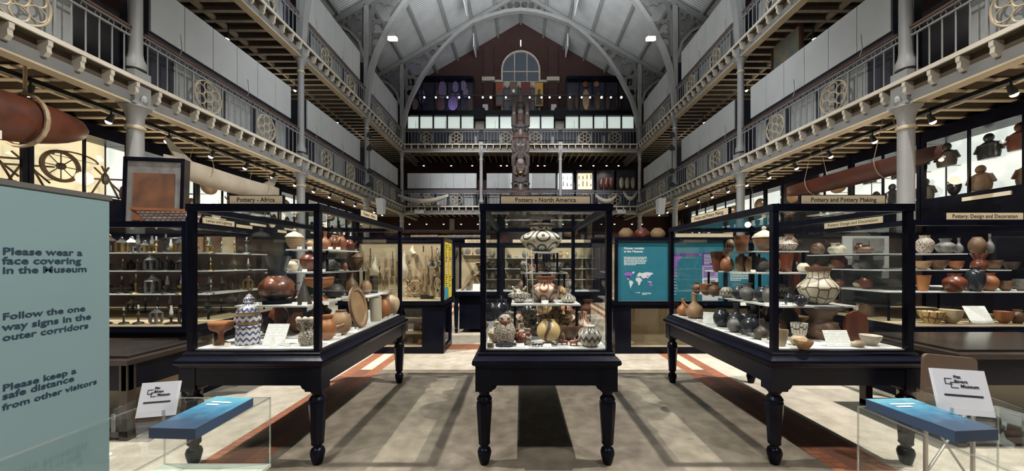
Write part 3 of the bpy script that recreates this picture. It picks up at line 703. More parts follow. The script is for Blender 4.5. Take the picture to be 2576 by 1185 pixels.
def animal(px, Y, z, L, m, label, head=1, name='clay_animal'):
    x = (px-CX)*Y/F; t = thing(name, label, 'figurine', (x, Y, z))
    h = L*.55
    b = M().ell((x, Y, z+h*.6), (L*.42, L*.22, h*.32), 12); b.build('animal_body', m, t, smooth=SM)
    M().ell((x+head*L*.42, Y-.01, z+h*.85), (L*.18, L*.15, h*.25), 10).build('head', m, t, smooth=SM)
    for a in (-1, 1):
        for c in (-1, 1): M().tube([(x+a*L*.25, Y+c*L*.12, z+h*.5), (x+a*L*.27, Y+c*L*.13, z)], [L*.07, L*.05], 6).build('leg', m, t)
    return t
animal(1420, 2.80, FL, .075, REDBR, 'small red-brown clay animal beside the yellow scroll jar', -1)
animal(1443, 2.77, FL, .09, TERRA, 'small orange-brown clay animal beside the grey banded pot', 1)
animal(1359, 2.74, FL, .05, BLACKC, 'tiny black carved animal, first of three along the front edge'); animal(1344, 2.74, FL, .045, BLACKC, 'tiny black carved animal, second of three along the front edge'); animal(1395, 2.74, FL, .045, BLACKC, 'tiny black carved animal under the yellow scroll jar')
t = thing('lizard_figure', 'black clay lizard lying under the owl jar', 'figurine', (-.1, 2.73, FL))
M().tube([(-.19, 2.74, FL+.012), (-.14, 2.73, FL+.016), (-.08, 2.735, FL+.016), (-.03, 2.75, FL+.01)], [.012, .017, .015, .004], 8).build('lizard_body', BLACKC, t, smooth=SM)
for q in (-.16, -.1):
    for s in (-1, 1): M().tube([(q, 2.735, FL+.014), (q+.01, 2.735+s*.03, FL+.004)], .006, 5).build('leg', BLACKC, t)
t = thing('coiled_figure_pot', 'dark brown lobed effigy pot between the owl jar and the yellow jar', 'pot', (.008, 2.8, FL))
M().ell((.008, 2.82, FL+.05), (.06, .05, .05), 14).build('pot_body', REDBR, t, smooth=SM)
for a in range(5): M().ell((.008+.05*math.cos(a*1.25), 2.80+.03*math.sin(a*1.25), FL+.06+.02*math.cos(a*2)), (.022, .02, .024), 8).build('lobe', REDBR, t, smooth=SM)
pp('jar', 1262, 46, 52, FL, 4.0, BLACKC, 'shiny black jar with pale band, at the glass side of the middle case'); pp('olla', 1288, 50, 46, FL, 3.75, BLACKC, 'shiny black jar with pale band, next to the shelf post')
pp('bowl', 1300, 90, 26, FL, 3.1, STRIPEB, 'dark striped bowl behind the owl jar', handles=0); pp('bowl', 1255, 50, 24, FL, 3.0, WEAVE, 'brown woven bowl at the edge behind the owl jar')
pp('bottle', 1312, 30, 46, FL, 2.98, BWZIG, 'narrow patterned flask under the lower shelf'); pp('olla', 1325, 48, 50, FL, 2.92, BWGEO, 'cream effigy pot with dark lines behind the lobed pot')
pp('bowl', 1395, 92, 40, FL, 3.3, YELPAT, 'large yellow patterned bowl under the lower shelf'); pp('bowl', 1430, 60, 36, FL, 3.0, BROWN, 'brown bowl behind the yellow scroll jar'); pp('olla', 1436, 44, 46, FL, 3.5, POLY, 'red and white jar under the shelf end')
pp('carinated', 1466, 60, 66, FL, 3.05, POLY, 'wide cream jar with red pattern at the side glass'); pp('bowl', 1470, 40, 26, FL, 2.95, REDBR, 'red-brown bowl behind the grey banded pot')
card(1491, 2.95, FL, .05, .13, 'narrow printed card beside the wide cream jar', .25)
card(1238, 2.92, FL, .05, .1, 'pale printed card beside the shiny black jar', .25)
card(1309, 2.72, FL, .06, .03, 'small white label in front of the lobed pot', .6, stand=False); card(1377, 2.71, FL, .06, .03, 'small white label in front of the yellow scroll jar', .6, stand=False)
pp('olla', 1372, 72, 62, 1.15, 3.2, POLY, 'big red and white painted jar on the lower shelf, middle case', rimm=REDBR)
t = pp('bowl', 1306, 46, 24, 1.15, 3.12, BWGEO, 'white bowl pot with modelled birds on the lower shelf', handles=2)
for q in (-.03, .03): M().tube([(-.014+q, 3.12, 1.22), (-.014+q*1.3, 3.12, 1.26), (-.014+q*1.9, 3.10, 1.29)], [.014, .012, .008], 8).build('bird_spout', BWGEO, t, smooth=SM)
pp('bottle', 1430, 38, 34, 1.15, 3.1, BWZIG, 'small black and white spouted bottle at the end of the lower shelf'); pp('goblet', 1425, 30, 44, 1.15, 3.55, BWGEO, 'patterned footed cup behind the spouted bottle'); pp('jar', 1318, 34, 52, 1.15, 3.5, BROWN, 'brown figure jar behind the bird bowl')
card(1371, 3.0, 1.15, .06, .035, 'white label on the lower shelf edge', .5, stand=False)
animal(1362, 3.42, 1.405, .1, BROWN, 'brown turtle-shaped vessel on the middle shelf', 1, 'turtle_vessel')
pp('bowl', 1395, 48, 24, 1.405, 3.6, BWGEO, 'white bowl with black lines on the middle shelf'); pp('bowl', 1325, 30, 22, 1.405, 3.55, BWZIG, 'small patterned pot on the middle shelf end'); pp('jar', 1318, 22, 30, 1.405, 3.8, GREYC, 'little grey jar at the back of the middle shelf'); pp('bowl', 1375, 70, 26, 1.405, 3.8, DKCLAY, 'dark bowl below the top stand')
pp('olla', 1361, 104, 66, 1.61, 3.5, BWRING, 'very large black and white jar with circles on the top stand', rimm=DKCLAY)
rod = thing('acrylic_rods', 'pair of clear upright rods standing on the lower shelf', 'stand', (.0, 3.0, 1.15))
for q in (.06, .105): M().tube([(q, 3.02, 1.15), (q-.015, 3.02, 1.62)], .004, 6).build('rod', LABELW, rod)

# ------------------------------------------------------------------ contents: African pottery case
a1 = shelf(LC, -2.40, -1.80, 3.0, 4.2, 1.137, FL); a2 = shelf(LC, -2.36, -1.84, 3.3, 4.3, 1.41, 1.137); a3 = shelf(LC, -2.3, -1.88, 3.5, 4.15, 1.63, 1.41); a4 = shelf(LC, -1.80, -1.6, 3.75, 4.4, 1.137, FL)
pp('tazza', 556, 66, 54, FL, 2.84, TERRA, 'terracotta footed dish at the banner end of the African case', rimm=TERRA2)
t = pp('cyl', 624, 66, 46, FL, 2.84, BLUEW, 'tall blue and white two-tier lidded pot in the African case', handles=0, rimm=BLUEW)
xx = (624-CX)*2.84/F
M().lathe([(.062, .145), (.075, .16), (.085, .2), (.08, .235), (.07, .25)], 20, (xx, 2.84, FL)).build('upper_bowl', TANC, t, smooth=SM)
M().lathe([(.088, .18), (.09, .2), (.088, .225), (.085, .18)], 20, (xx, 2.84, FL)).build('blue_band', BLUEW, t, smooth=SM)
M().lathe([(.078, .25), (.075, .265), (.045, .3), (.012, .315), (.016, .33), (.001, .335)], 20, (xx, 2.84, FL)).build('lid', BLUEW, t, smooth=SM)
M().box(xx-.022, xx+.022, 2.765, 2.78, FL+.03, FL+.1).build('opening', DARK, t)
card(686, 2.78, FL, .17, .17, 'large cream information sheet with black triangles beside the two-tier pot', .45, m=SHEET)
tr = M(); 
t = thing('triangle_figure', 'pale folded paper pyramid in front of the cream sheet', 'figure', ((686-CX)*2.73/F, 2.73, FL)); M().lathe([(.035, 0), (.001, .09)], 4, ((686-CX)*2.73/F, 2.735, FL)).build('pyramid', PAPER, t)
t = pp('flare', 773, 52, 66, FL, 2.80, CRACK, 'brown and white figure pot with modelled heads by the corner post', handles=2)
xx = (773-CX)*2.80/F
for q in (-.05, 0, .05): M().ell((xx+q, 2.77, FL+.2), (.022, .02, .026), 8).build('modelled_head', CREAMC, t, smooth=SM)
pp('jar', 824, 46, 60, FL, 3.0, TERRA2, 'orange clay jar just behind the corner post', rimm=TERRA)
t = pp('round', 858, 55, 60, FL, 3.2, TANC, 'tan ridged pot with a netted rim beside the orange jar', rimm=BROWN)
xx = (858-CX)*3.2/F; M().tube([(xx-.06, 3.14, FL+.1), (xx, 3.11, FL+.08), (xx+.06, 3.14, FL+.1)], .012, 6).build('applied_ridge', TANC, t)
t = thing('wooden_platter', 'large oval brown wooden platter propped upright in the African case', 'platter', (-1.60, 3.56, FL))
ov = M(); n = 28
P3 = lambda a, r, d: (-1.63+d*.98-.10*math.sin(a)*r*.35, 3.56-.17*math.cos(a)*r, FL+.2+.2*math.sin(a)*r)
rings = [(1.0, 0), (1.0, .03), (.86, .03), (.8, .012), (.001, .012)]
vs = [P3(2*PI*k/n, r, d) for r, d in [(.001, 0)]+rings for k in range(n)]
fs = [(i*n+k, i*n+(k+1) % n, (i+1)*n+(k+1) % n, (i+1)*n+k) for i in range(len(rings)) for k in range(n)]
ov.add(vs, fs).build('dish', TANC, t, smooth=SM)
M().tube([P3(2*PI*k/n, 1.0, .02) for k in range(n)], .012, 6, True).build('rim', BROWN, t, smooth=SM)
card(917, 3.75, FL, .12, .15, 'white printed card leaning in front of the oval platter', .45, yaw=.5)
pp('cyl', 944, 34, 58, FL, 3.98, CREAMC, 'pale banded beaker behind the white card'); pp('round', 966, 36, 48, FL, 4.15, TERRA2, 'orange round pot beside the pale flask', neck=(.05, .05, BROWN))
pp('amph', 985, 42, 66, FL, 4.36, BUFF, 'pale tall flask with a loop handle at the far corner of the African case', handles=1)
pp('round', 925, 30, 30, FL, 4.15, WEAVE, 'small woven pot behind the oval platter')
t = pp('round', 697, 96, 62, 1.165, 3.2, GOURD, 'large red-brown gourd vessel with black patch and black funnel neck', neck=(.115, .17, BLACKC)); 
M().lathe([(.13, 0), (.15, .012), (.15, .03), (.001, .03)], 18, ((697-CX)*3.2/F, 3.2, 1.137)).build('stand_ring', BLACK, t)
pp('round', 627, 32, 20, 1.137, 3.12, BLUEW, 'small white and blue pot on the lower shelf by the gourd', lid=BLUEW)
t = pp('cone', 764, 44, 60, 1.137, 3.1, DKCLAY, 'dark brown pitcher with ring handle next to the gourd vessel', handles=1)
pp('tazza', 803, 76, 58, 1.137, 3.4, TERRA2, 'orange flared bowl on a high foot, lower shelf of African case', rimm=TERRA)
pp('round', 836, 54, 36, 1.137, 3.6, DKCLAY, 'dark scaly pot behind the orange flared bowl'); pp('bottle', 884, 38, 66, 1.137, 3.95, BROWN, 'brown long-necked bottle, lower shelf near the oval platter'); pp('round', 921, 30, 34, 1.137, 4.1, TANC, 'round tan pot on the little end shelf'); pp('cyl', 936, 22, 44, 1.137, 4.2, DKCLAY, 'black upright tin pot on the little end shelf')
pp('jar', 735, 34, 32, 1.41, 3.4, CREAMC, 'cream pot with large ring handle, middle shelf', handles=2); pp('bowl', 772, 52, 30, 1.41, 3.5, REDBR, 'deep red-brown bowl, middle shelf behind the corner post', lid=REDBR); pp('round', 824, 46, 30, 1.41, 3.6, GREYC, 'grey-brown round pot, middle shelf beside the corner post'); pp('round', 848, 22, 24, 1.41, 3.9, DKCLAY, 'small dark pot, middle shelf'); pp('bowl', 890, 40, 32, 1.41, 4.1, BROWN, 'brown bowl with lid at the end of the middle shelf', lid=BROWN)
pp('bowl', 741, 46, 30, 1.63, 3.6, WEAVE, 'lidded basket pot with a pointed cover on the top shelf', lid=CREAMC); pp('jar', 775, 26, 28, 1.63, 3.7, TANC, 'tan handled jug beside the pointed lidded pot', handles=1)
for i, (px, m) in enumerate(((818, TERRA), (838, REDBR), (858, TERRA), (878, REDBR))): pp(('bottle', 'round', 'jar', 'round')[i], px, 30, (46, 34, 40, 28)[i], 1.63, 3.65+.12*i, m, f'red clay pot on the top shelf, {ORD[i]} beyond the corner post', spout=(0, 1, 0, 1)[i])
tinycards([(650, 3.03, 1.137), (740, 3.03, 1.137), (765, 3.03, 1.137), (820, 3.05, 1.137), (850, 3.4, 1.137), (765, 3.34, 1.41), (812, 3.4, 1.41), (752, 3.54, 1.63), (778, 3.55, 1.63), (830, 3.6, 1.63), (850, 3.65, 1.63), (570, 2.74, FL), (720, 2.74, FL), (850, 3.12, FL), (885, 3.4, FL), (968, 4.1, FL), (983, 4.3, FL)], 'tiny white label card before a pot in the African case')

# ------------------------------------------------------------------ contents: pottery making case
r1 = shelf(RC, 2.10, 2.80, 2.97, 4.38, 1.137, FL); r2 = shelf(RC, 2.16, 2.74, 3.25, 4.2, 1.407, 1.137); r3 = shelf(RC, 2.2, 2.74, 3.4, 4.1, 1.61, 1.407)
pp('bottle', 1719, 34, 42, FL, 4.36, TERRA2, 'small orange bottle gourd pot at the far end of the pottery making case'); pp('bottle', 1747, 48, 60, FL, 4.15, TANC, 'larger orange bottle pot beside the white card, pottery making case', spout=-1)
card(1786, 3.75, FL, .13, .13, 'white printed card leaning in front of the black pots', .5, yaw=-.5)
for i, (px, Y, k, wp, hp, m) in enumerate(((1815, 3.6, 'round', 44, 44, BLACKC), (1845, 3.48, 'bottle', 52, 66, BLACKC), (1838, 3.36, 'round', 34, 34, GREYC), (1880, 3.2, 'jar', 52, 52, BLACKC), (1905, 3.05, 'bottle', 40, 50, DKCLAY), (1868, 3.24, 'dish', 56, 26, BLACKC))):
    pp(k, px, wp, hp, FL, Y, m, f'{"dark grey" if m is GREYC else "black"} pot on the floor of the pottery making case, {ORD[i]} past the white card', group='black pots in the pottery making case')
def bird(px, Y, z, L, m, label):
    x = (px-CX)*Y/F; t = thing('bird_vessel', label, 'figurine', (x, Y, z))
    M().ell((x, Y, z+L*.22), (L*.5, L*.22, L*.2), 14).build('bird_body', m, t, smooth=SM); M().tube([(x+L*.35, Y, z+L*.3), (x+L*.55, Y, z+L*.42), (x+L*.7, Y, z+L*.38)], [L*.12, L*.1, L*.04], 8).build('head', m, t, smooth=SM)
    M().tube([(x-L*.4, Y, z+L*.25), (x-L*.65, Y, z+L*.38)], [L*.1, L*.03], 6).build('tail', m, t)
bird(1880, 3.2, FL, .15, BLACKC, 'black glossy bird-shaped vessel at the front of the pottery making case'); bird(1906, 3.02, FL, .13, GREYC, 'grey bird-shaped vessel behind the corner post')
pp('jar', 1930, 34, 46, FL, 2.95, TERRA, 'orange-brown jar hidden partly by the corner post'); pp('dish', 1945, 36, 40, FL, 2.85, BUFF, 'buff shell-shaped dish standing by the corner post', sy=.5)
t = pp('flare', 2065, 112, 80, FL, 3.05, BROWN, 'large brown flared-neck jar with dark rim and painted belly', rimm=DKCLAY)
pp('bowl', 2010, 46, 44, FL, 2.95, BWGEO, 'white patterned bowl tilted beside the flared jar'); pp('dish', 2002, 40, 20, FL+.12, 3.0, CREAMC, 'white saucer dish set on the white patterned bowl') if 0 else None
t = thing('arched_brown_board', 'polished red-brown arched wooden board propped beside the flared jar', 'board', (2.78, 2.95, FL))
M().prism([(2.66, FL)]+[(2.755+.095*math.cos(PI-PI*i/12), FL+.13+.115*math.sin(PI*i/12)) for i in range(13)]+[(2.85, FL)], 2.93, 2.955).build('board', REDBR, t); M().bar((2.76, 2.96, FL+.15), (2.76, 3.03, FL), .02).build('prop', BLACK, t)
card(2113, 2.74, FL, .19, .125, 'white information sheet leaning at the front of the pottery making case', .4)
pp('dish', 1995, 52, 22, FL, 2.76, TANC, 'broken tan pottery piece by the corner post of the pottery making case'); pp('round', 2022, 54, 26, FL, 2.74, BUFF, 'cream lump of pottery beside the white sheet', sy=.7); pp('dish', 2190, 62, 24, FL, 2.8, CREAMC, 'shallow white dish at the far corner past the white sheet'); pp('round', 2160, 46, 16, FL, 2.73, BUFF, 'flat pale clay piece just past the white sheet', sy=.6); pp('cone', 2052, 34, 40, FL, 2.82, CRACK, 'small patterned cone behind the white sheet') if 0 else None
pp('carinated', 2058, 112, 92, 1.137, 3.12, GEOM, 'big white jar with stepped dark lines on the lower shelf', rimm=BROWN)
pp('bottle', 1985, 26, 44, 1.137, 3.05, BLACKC, 'slim dark bottle beside the big white jar'); pp('round', 2003, 32, 28, 1.137, 3.02, BLACKC, 'small dark handled jug beside the big white jar', handles=1)
for i, (px, Y, k, wp, hp, m) in enumerate(((1752, 4.25, 'jar', 26, 26, BROWN), (1775, 4.05, 'bowl', 34, 26, TERRA), (1798, 3.9, 'olla', 34, 34, BROWN), (1828, 3.7, 'round', 38, 26, BWZIG), (1858, 3.55, 'round', 34, 34, BLACKC), (1880, 3.4, 'olla', 42, 44, GREYC), (1912, 3.3, 'round', 46, 40, BLACKC), (1935, 3.1, 'jar', 36, 46, GREYC))):
    pp(k, px, wp, hp, 1.137, Y, m, f'pot on the lower shelf of the pottery making case, {ORD[i]} from the blue poster end')
for i, (px, Y, k, wp, hp, m) in enumerate(((1808, 3.95, 'trap', 44, 48, REDBR), (1829, 3.75, 'bottle', 36, 58, TERRA), (1850, 3.7, 'ginger', 32, 44, BROWN), (1870, 3.6, 'jar', 40, 50, TANC), (1893, 3.7, 'jar', 34, 48, BROWN), (1916, 3.5, 'round', 36, 36, GREYC), (1938, 3.4, 'round', 34, 40, BROWN), (1978, 3.4, 'trap', 40, 46, REDBR), (2000, 3.55, 'round', 30, 26, DKCLAY), (2021, 3.32, 'round', 34, 24, CREAMC))):
    pp(k, px, wp, hp, 1.407, Y, m, f'pot on the middle shelf of the pottery making case, {ORD[i]} from the blue poster end')
for i, (px, Y, k, wp, hp, m) in enumerate(((1822, 3.75, 'round', 46, 40, STRIPEB), (1850, 3.6, 'trap', 40, 38, TERRA), (1876, 3.5, 'round', 36, 32, GREYC), (1922, 3.55, 'bowl', 60, 34, BROWN), (1976, 3.55, 'carinated', 64, 36, CRACK), (1985, 3.9, 'jar', 44, 46, BROWN))):
    pp(k, px, wp, hp, 1.61, Y, m, f'pot on the top shelf of the pottery making case, {ORD[i]} from the blue poster end', lid=CREAMC if i == 3 else None)
M().box(2.765, 2.83, 3.62, 3.70, .856, 1.62).build('clay_block', REDBR); tag(COL.objects[-1], 'dark red upright clay block standing behind the shelves of the pottery making case', 'block')
tinycards([(1871, 3.0, 1.137), (1931, 2.99, 1.137), (1989, 2.985, 1.137), (1896, 3.27, 1.407), (1760, 3.9, FL), (1925, 2.9, FL)], 'tiny cream label card on the pottery making case shelf')

for i, (px, k, wp, hp, Y, m) in enumerate(((1262, 'bowl', 44, 22, 3.3, WEAVE), (1283, 'olla', 40, 44, 3.35, BWGEO), (1310, 'jar', 44, 48, 3.5, POLY), (1337, 'carinated', 52, 42, 3.6, BWRING), (1352, 'bowl', 46, 24, 3.15, BWZIG), (1400, 'olla', 46, 52, 3.7, YELPAT), (1410, 'round', 36, 34, 2.98, BROWN), (1445, 'ginger', 40, 46, 3.25, BWGEO), (1464, 'bowl', 44, 26, 3.6, POLY), (1330, 'round', 34, 36, 4.1, BLACKC), (1372, 'jar', 46, 52, 4.15, YELPAT), (1420, 'olla', 40, 44, 4.2, TERRA))):
    pp(k, px, wp, hp, FL, Y, m, f'painted pot behind the front row on the middle case floor, {ORD[i]} one')
for i, (px, k, wp, hp, Y, z, m) in enumerate(((1300, 'jar', 26, 34, 3.3, 1.15, BWZIG), (1335, 'olla', 30, 40, 3.6, 1.15, BWGEO), (1412, 'round', 30, 34, 3.4, 1.15, YELPAT), (1345, 'bowl', 30, 20, 3.45, 1.405, POLY), (1380, 'jar', 26, 34, 3.75, 1.405, BWGEO), (1402, 'olla', 26, 30, 3.8, 1.405, BROWN))):
    pp(k, px, wp, hp, z, Y, m, f'small painted pot on the {"lower" if z < 1.3 else "middle"} shelf of the middle case, {ORD[i]} of the back ones')
for i, (px, k, wp, hp, Y, z, m) in enumerate(((672, 'round', 40, 36, 3.3, FL, DKCLAY), (700, 'jar', 50, 60, 3.5, FL, REDBR), (728, 'ginger', 60, 70, 3.62, FL, BROWN), (750, 'round', 50, 50, 3.3, FL, TERRA), (768, 'bowl', 40, 26, 3.9, FL, GREYC), (800, 'carinated', 60, 40, 4.05, FL, DKCLAY), (800, 'jar', 44, 50, 3.5, FL, BROWN))):
    pp(k, px, wp, hp, z, Y, m, f'shadowed pot under the shelves of the African case, {ORD[i]} from the banner')
for i, (px, k, wp, hp, Y, z, m) in enumerate(((766, 'round', 34, 30, 3.85, 1.137, DKCLAY), (788, 'jar', 34, 44, 4.05, 1.137, BROWN), (752, 'olla', 40, 44, 3.7, 1.137, TERRA), (850, 'jar', 30, 44, 3.9, 1.137, BROWN), (868, 'round', 26, 26, 4.0, 1.41, TERRA), (800, 'olla', 34, 30, 3.9, 1.41, BROWN))):
    pp(k, px, wp, hp, z, Y, m, f'back row pot on the {"lower" if z < 1.3 else "middle"} shelf of the African case, {ORD[i]} from the banner')
for i, (px, k, wp, hp, Y, m) in enumerate(((1985, 'jar', 50, 60, 3.4, DKCLAY), (1990, 'round', 50, 44, 3.75, BLACKC), (2012, 'bowl', 60, 30, 3.5, TANC), (1960, 'round', 40, 40, 3.2, BROWN), (1900, 'olla', 44, 50, 3.7, BLACKC), (1935, 'jar', 40, 46, 3.9, BROWN), (2085, 'bowl', 50, 30, 3.2, GREYC))):
    pp(k, px, wp, hp, FL, Y, m, f'shadowed pot under the shelves of the pottery making case, {ORD[i]} of the back row')
for i, (px, k, wp, hp, Y, m) in enumerate(((2015, 'olla', 36, 40, 3.5, DKCLAY), (1965, 'round', 36, 36, 3.6, BWZIG), (2035, 'jar', 34, 46, 3.35, BROWN))):
    pp(k, px, wp, hp, 1.137, Y, m, f'pot behind the big white jar on the lower shelf, {ORD[i]} one')
# ------------------------------------------------------------------ cabinet cases further back
def floor_cabinet(label, x0, x1, y0, y1, zt=1.9, zb=.86, back=TANWOOD, lower=True, lights=False, mids=(), zl=.80, group=None, lower_x=None):
    t = thing('museum_cabinet', label, 'display case', ((x0+x1)/2, (y0+y1)/2, 0), group)
    vitrine(t, x0, x1, y0, y1, zb, zt, .05, back=back, lining=TANWOOD, mids=mids)
    M().box(x0-.03, x1+.03, y0-.03, y1+.02, zl, zb-.03).build('ledge', BLACK, t)
    b = M(); w_ = .07
    lx0, lx1 = lower_x or (x0+w_, x1-w_)
    b.box(x0, x1, y0, y0+.05, .0, .1); b.box(x0, x1, y0, y0+.05, zl-.06, zl); b.box(x0, lx0, y0, y0+.05, .1, zl-.06); b.box(lx1, x1, y0, y0+.05, .1, zl-.06)
    for x in (x0, x1-.05): b.box(x, x+.05, y0+.05, y0+.15, 0, zl); b.box(x, x+.05, y1-.1, y1, 0, zl); b.box(x, x+.05, y0+.15, y1-.1, 0, .1); b.box(x, x+.05, y0+.15, y1-.1, zl-.08, zl)
    b.box(x0+.05, x1-.05, y1-.05, y1, 0, zl); b.build('base_cupboard', BLACK, t)
    M().box(lx0, lx1, y0+.02, y0+.024, .1, zl-.06).build('base_glass', GLASS, t)
    for x in (x0+.02, x1-.026): M().box(x, x+.004, y0+.15, y1-.1, .1, zl-.08).build('base_glass', GLASS, t)
    M().box(x0+.06, x1-.06, y0+.4, y0+.42, .05, zl-.02).build('base_lining', TANWOOD, t)
    M().box(x0+.06, x1-.06, y0+.06, y1-.06, .04, .1).build('base_floor', TANWOOD, t)
    if lower:
        for z in (.32, .58): M().box(x0+.06, x1-.06, y0+.12, y0+.4, z-.02, z).build('base_shelf', TANWOOD, t)
    return t
YC = floor_cabinet('black cabinet of hanging wooden tools with yellow posters on its end', -3.0, -1.265, 5.87, 6.58, back=TANWOOD, lower_x=(-2.8, -1.62))
BC = floor_cabinet('black cabinet carrying the blue posters about human remains', 1.546, 4.3, 5.87, 6.55, back=TANWOOD, mids=(2.46, 3.37), lower=False, lower_x=(1.81, 4.2))
YEL = mat('yellow_poster', (.62, .48, .03), .6); BLU = mat('blue_poster', (.012, .15, .21), .6, var=.08); BLU2 = mat('bright_blue', (.02, .25, .38), .6)
PUR = mat('purple_print', (.09, .04, .22), .6); LIL = mat('lilac_print', (.36, .28, .5), .6); PINKP = mat('violet_print', (.28, .12, .42), .6); PALEP = mat('pale_print', (.62, .64, .68), .6)
# yellow posters on the end
def textbars(t, m, x0, x1, z0, z1, y, rows, rnd, h=.45, seed=1, name='text_lines'):
    r = random.Random(seed); k = M(); dz = (z1-z0)/rows
    for i in range(rows):
        xe = x1-(x1-x0)*(r.random()*.12 if i < rows-1 else .5); z = z1-(i+1)*dz
        x = x0
        while x < xe:
            l = (x1-x0)*(.06+.1*r.random()); k.box(x, min(x+l, xe), y-.0006, y, z, z+dz*h); x += l+(x1-x0)*.02
    return k.build(name, m, t)
for i, (ya, yb) in enumerate(((5.95, 6.21), (6.25, 6.52))):
    t = thing('yellow_poster', ('tall yellow poster with a blue foot on the cabinet end, nearer the front edge', 'tall plain yellow poster on the cabinet end, set further back')[i], 'poster', (-1.262, (ya+yb)/2, .88))
    M().box(-1.2625, -1.259, ya, yb, .88, 1.84).build('sheet', YEL, t)
    if i == 0: M().box(-1.2592, -1.2583, ya, yb, .88, 1.08).build('blue_foot', BLU2, t)
    k = M(); r = random.Random(i)
    for q in range(22):
        z = 1.80-q*.034
        if 8 < q < 15: continue
        k.box(-1.2592, -1.2586, ya+.04, ya+.08+.14*r.random(), z-.016, z)
    k.build('print', INK, t)
    k = M()
    for q in range(6): k.box(-1.2592, -1.2586, ya+.05+.05*(q % 2), ya+.13+.05*(q % 3), 1.3+.05*q, 1.335+.05*q)
    k.build('map_print', LIL, t)
# blue poster with world map
yb_ = 5.895
t = thing('blue_map_poster', 'blue poster headed Human remains at the Museum with a world map', 'poster', (1.97, yb_, .9))
M().box(1.596, 2.435, yb_, yb_+.004, .865, 1.845).build('sheet', BLU, t)
text('heading', 'Human remains\nat the Museum', INKW, t, (1.70, yb_-.001, 1.715), .33, bold=.012)
textbars(t, INKW, 1.70, 2.09, 1.455, 1.60, yb_, 8, .2)
def world(t, x0, z0, wd, y):
    polys = {'north_america': (PINKP, [(0, 78), (8, 84), (22, 84), (30, 80), (27, 72), (20, 62), (16, 58), (12, 58), (6, 66)]), 'united_states': (PUR, [(6, 70), (20, 70), (22, 64), (16, 58), (8, 60)]), 'greenland': (PALEP, [(27, 86), (36, 88), (34, 80), (30, 77)]),
             'central_america': (PALEP, [(10, 59), (13, 58), (18, 50), (21, 47), (18, 48), (12, 53)]), 'south_america': (PALEP, [(19, 47), (27, 46), (32, 38), (28, 28), (24, 18), (22, 10), (20, 22), (17, 38)]),
             'europe': (PALEP, [(43, 66), (50, 64), (58, 68), (60, 80), (52, 84), (46, 76)]), 'africa': (PALEP, [(41, 60), (52, 61), (58, 55), (62, 48), (56, 40), (54, 28), (49, 24), (46, 40), (39, 48)]),
             'asia': (PALEP, [(58, 68), (60, 80), (75, 85), (96, 82), (98, 76), (90, 72), (86, 64), (80, 56), (76, 60), (72, 50), (66, 58), (60, 58)]), 'india': (PUR, [(69, 58), (75, 60), (73, 48), (71, 47)]), 'china': (LIL, [(76, 62), (86, 62), (84, 70), (76, 70)]), 'indonesia': (PALEP, [(78, 46), (84, 42), (92, 42), (94, 38), (84, 38)]), 'australia': (PINKP, [(84, 30), (92, 36), (97, 28), (93, 20), (86, 23)])}
    for i, (k, (m, p)) in enumerate(polys.items()):
        M().prism([(x0+a*wd/100, z0+b*wd/100*.74) for a, b in p], y-.001-.00012*i, y).build('map_land', m, t)
world(t, 1.70, 1.03, .49, yb_)
for i in range(6): M().ell((1.83+.025*i, yb_, 1.0), (.009, .001, .009), 8).build('legend_dot', (INK, PUR, PINKP, LIL, PALEP, INKW)[i], t)
textbars(t, INKW, 2.0, 2.15, .965, 1.005, yb_, 3, .2)
t = thing('blue_chart_poster', 'blue poster with a purple falling chart and a column of text boxes', 'poster', (2.9, yb_, .9))
M().box(2.485, 3.345, yb_, yb_+.004, .865, 1.845).build('sheet', BLU, t)
xs = [2.5+.028*i for i in range(17)]
ch = M(); top = 1.64
for i, x in enumerate(xs): ch.box(x, x+.026, yb_-.001, yb_, top-.03-.62*math.exp(-i/1.6), top)
ch.build('chart_bars', PINKP, t); M().box(2.5, 2.94, yb_-.0015, yb_, 1.60, 1.65).build('chart_head', PUR, t)
for z0, z1, m, ink in ((1.45, 1.66, PUR, PALEP), (1.24, 1.45, LIL, PUR), (.87, 1.24, PALEP, INK)): M().box(2.99, 3.25, yb_-.0012, yb_, z0, z1).build('text_box', m, t); textbars(t, ink, 3.02, 3.21, max(z0, 1.05)+.02, z1-.02, yb_-.0013, 7, .2)
for i in range(10): textbars(t, INKW, 2.51, 2.6+.015*(i % 4), 1.42-.05*i, 1.45-.05*i, yb_, 1, .2, .3, i)
t = thing('blue_text_poster', 'plain blue poster with a short white paragraph behind the pottery making case', 'poster', (3.8, yb_, .9))
M().box(3.395, 4.25, yb_, yb_+.004, .865, 1.845).build('sheet', BLU, t); textbars(t, INKW, 3.45, 3.8, 1.2, 1.36, yb_, 6, .2)
placard('', (2.55, 5.90), (3.5, 5.90), 1.915, .06, 'long cream placard on top of the blue poster cabinet')
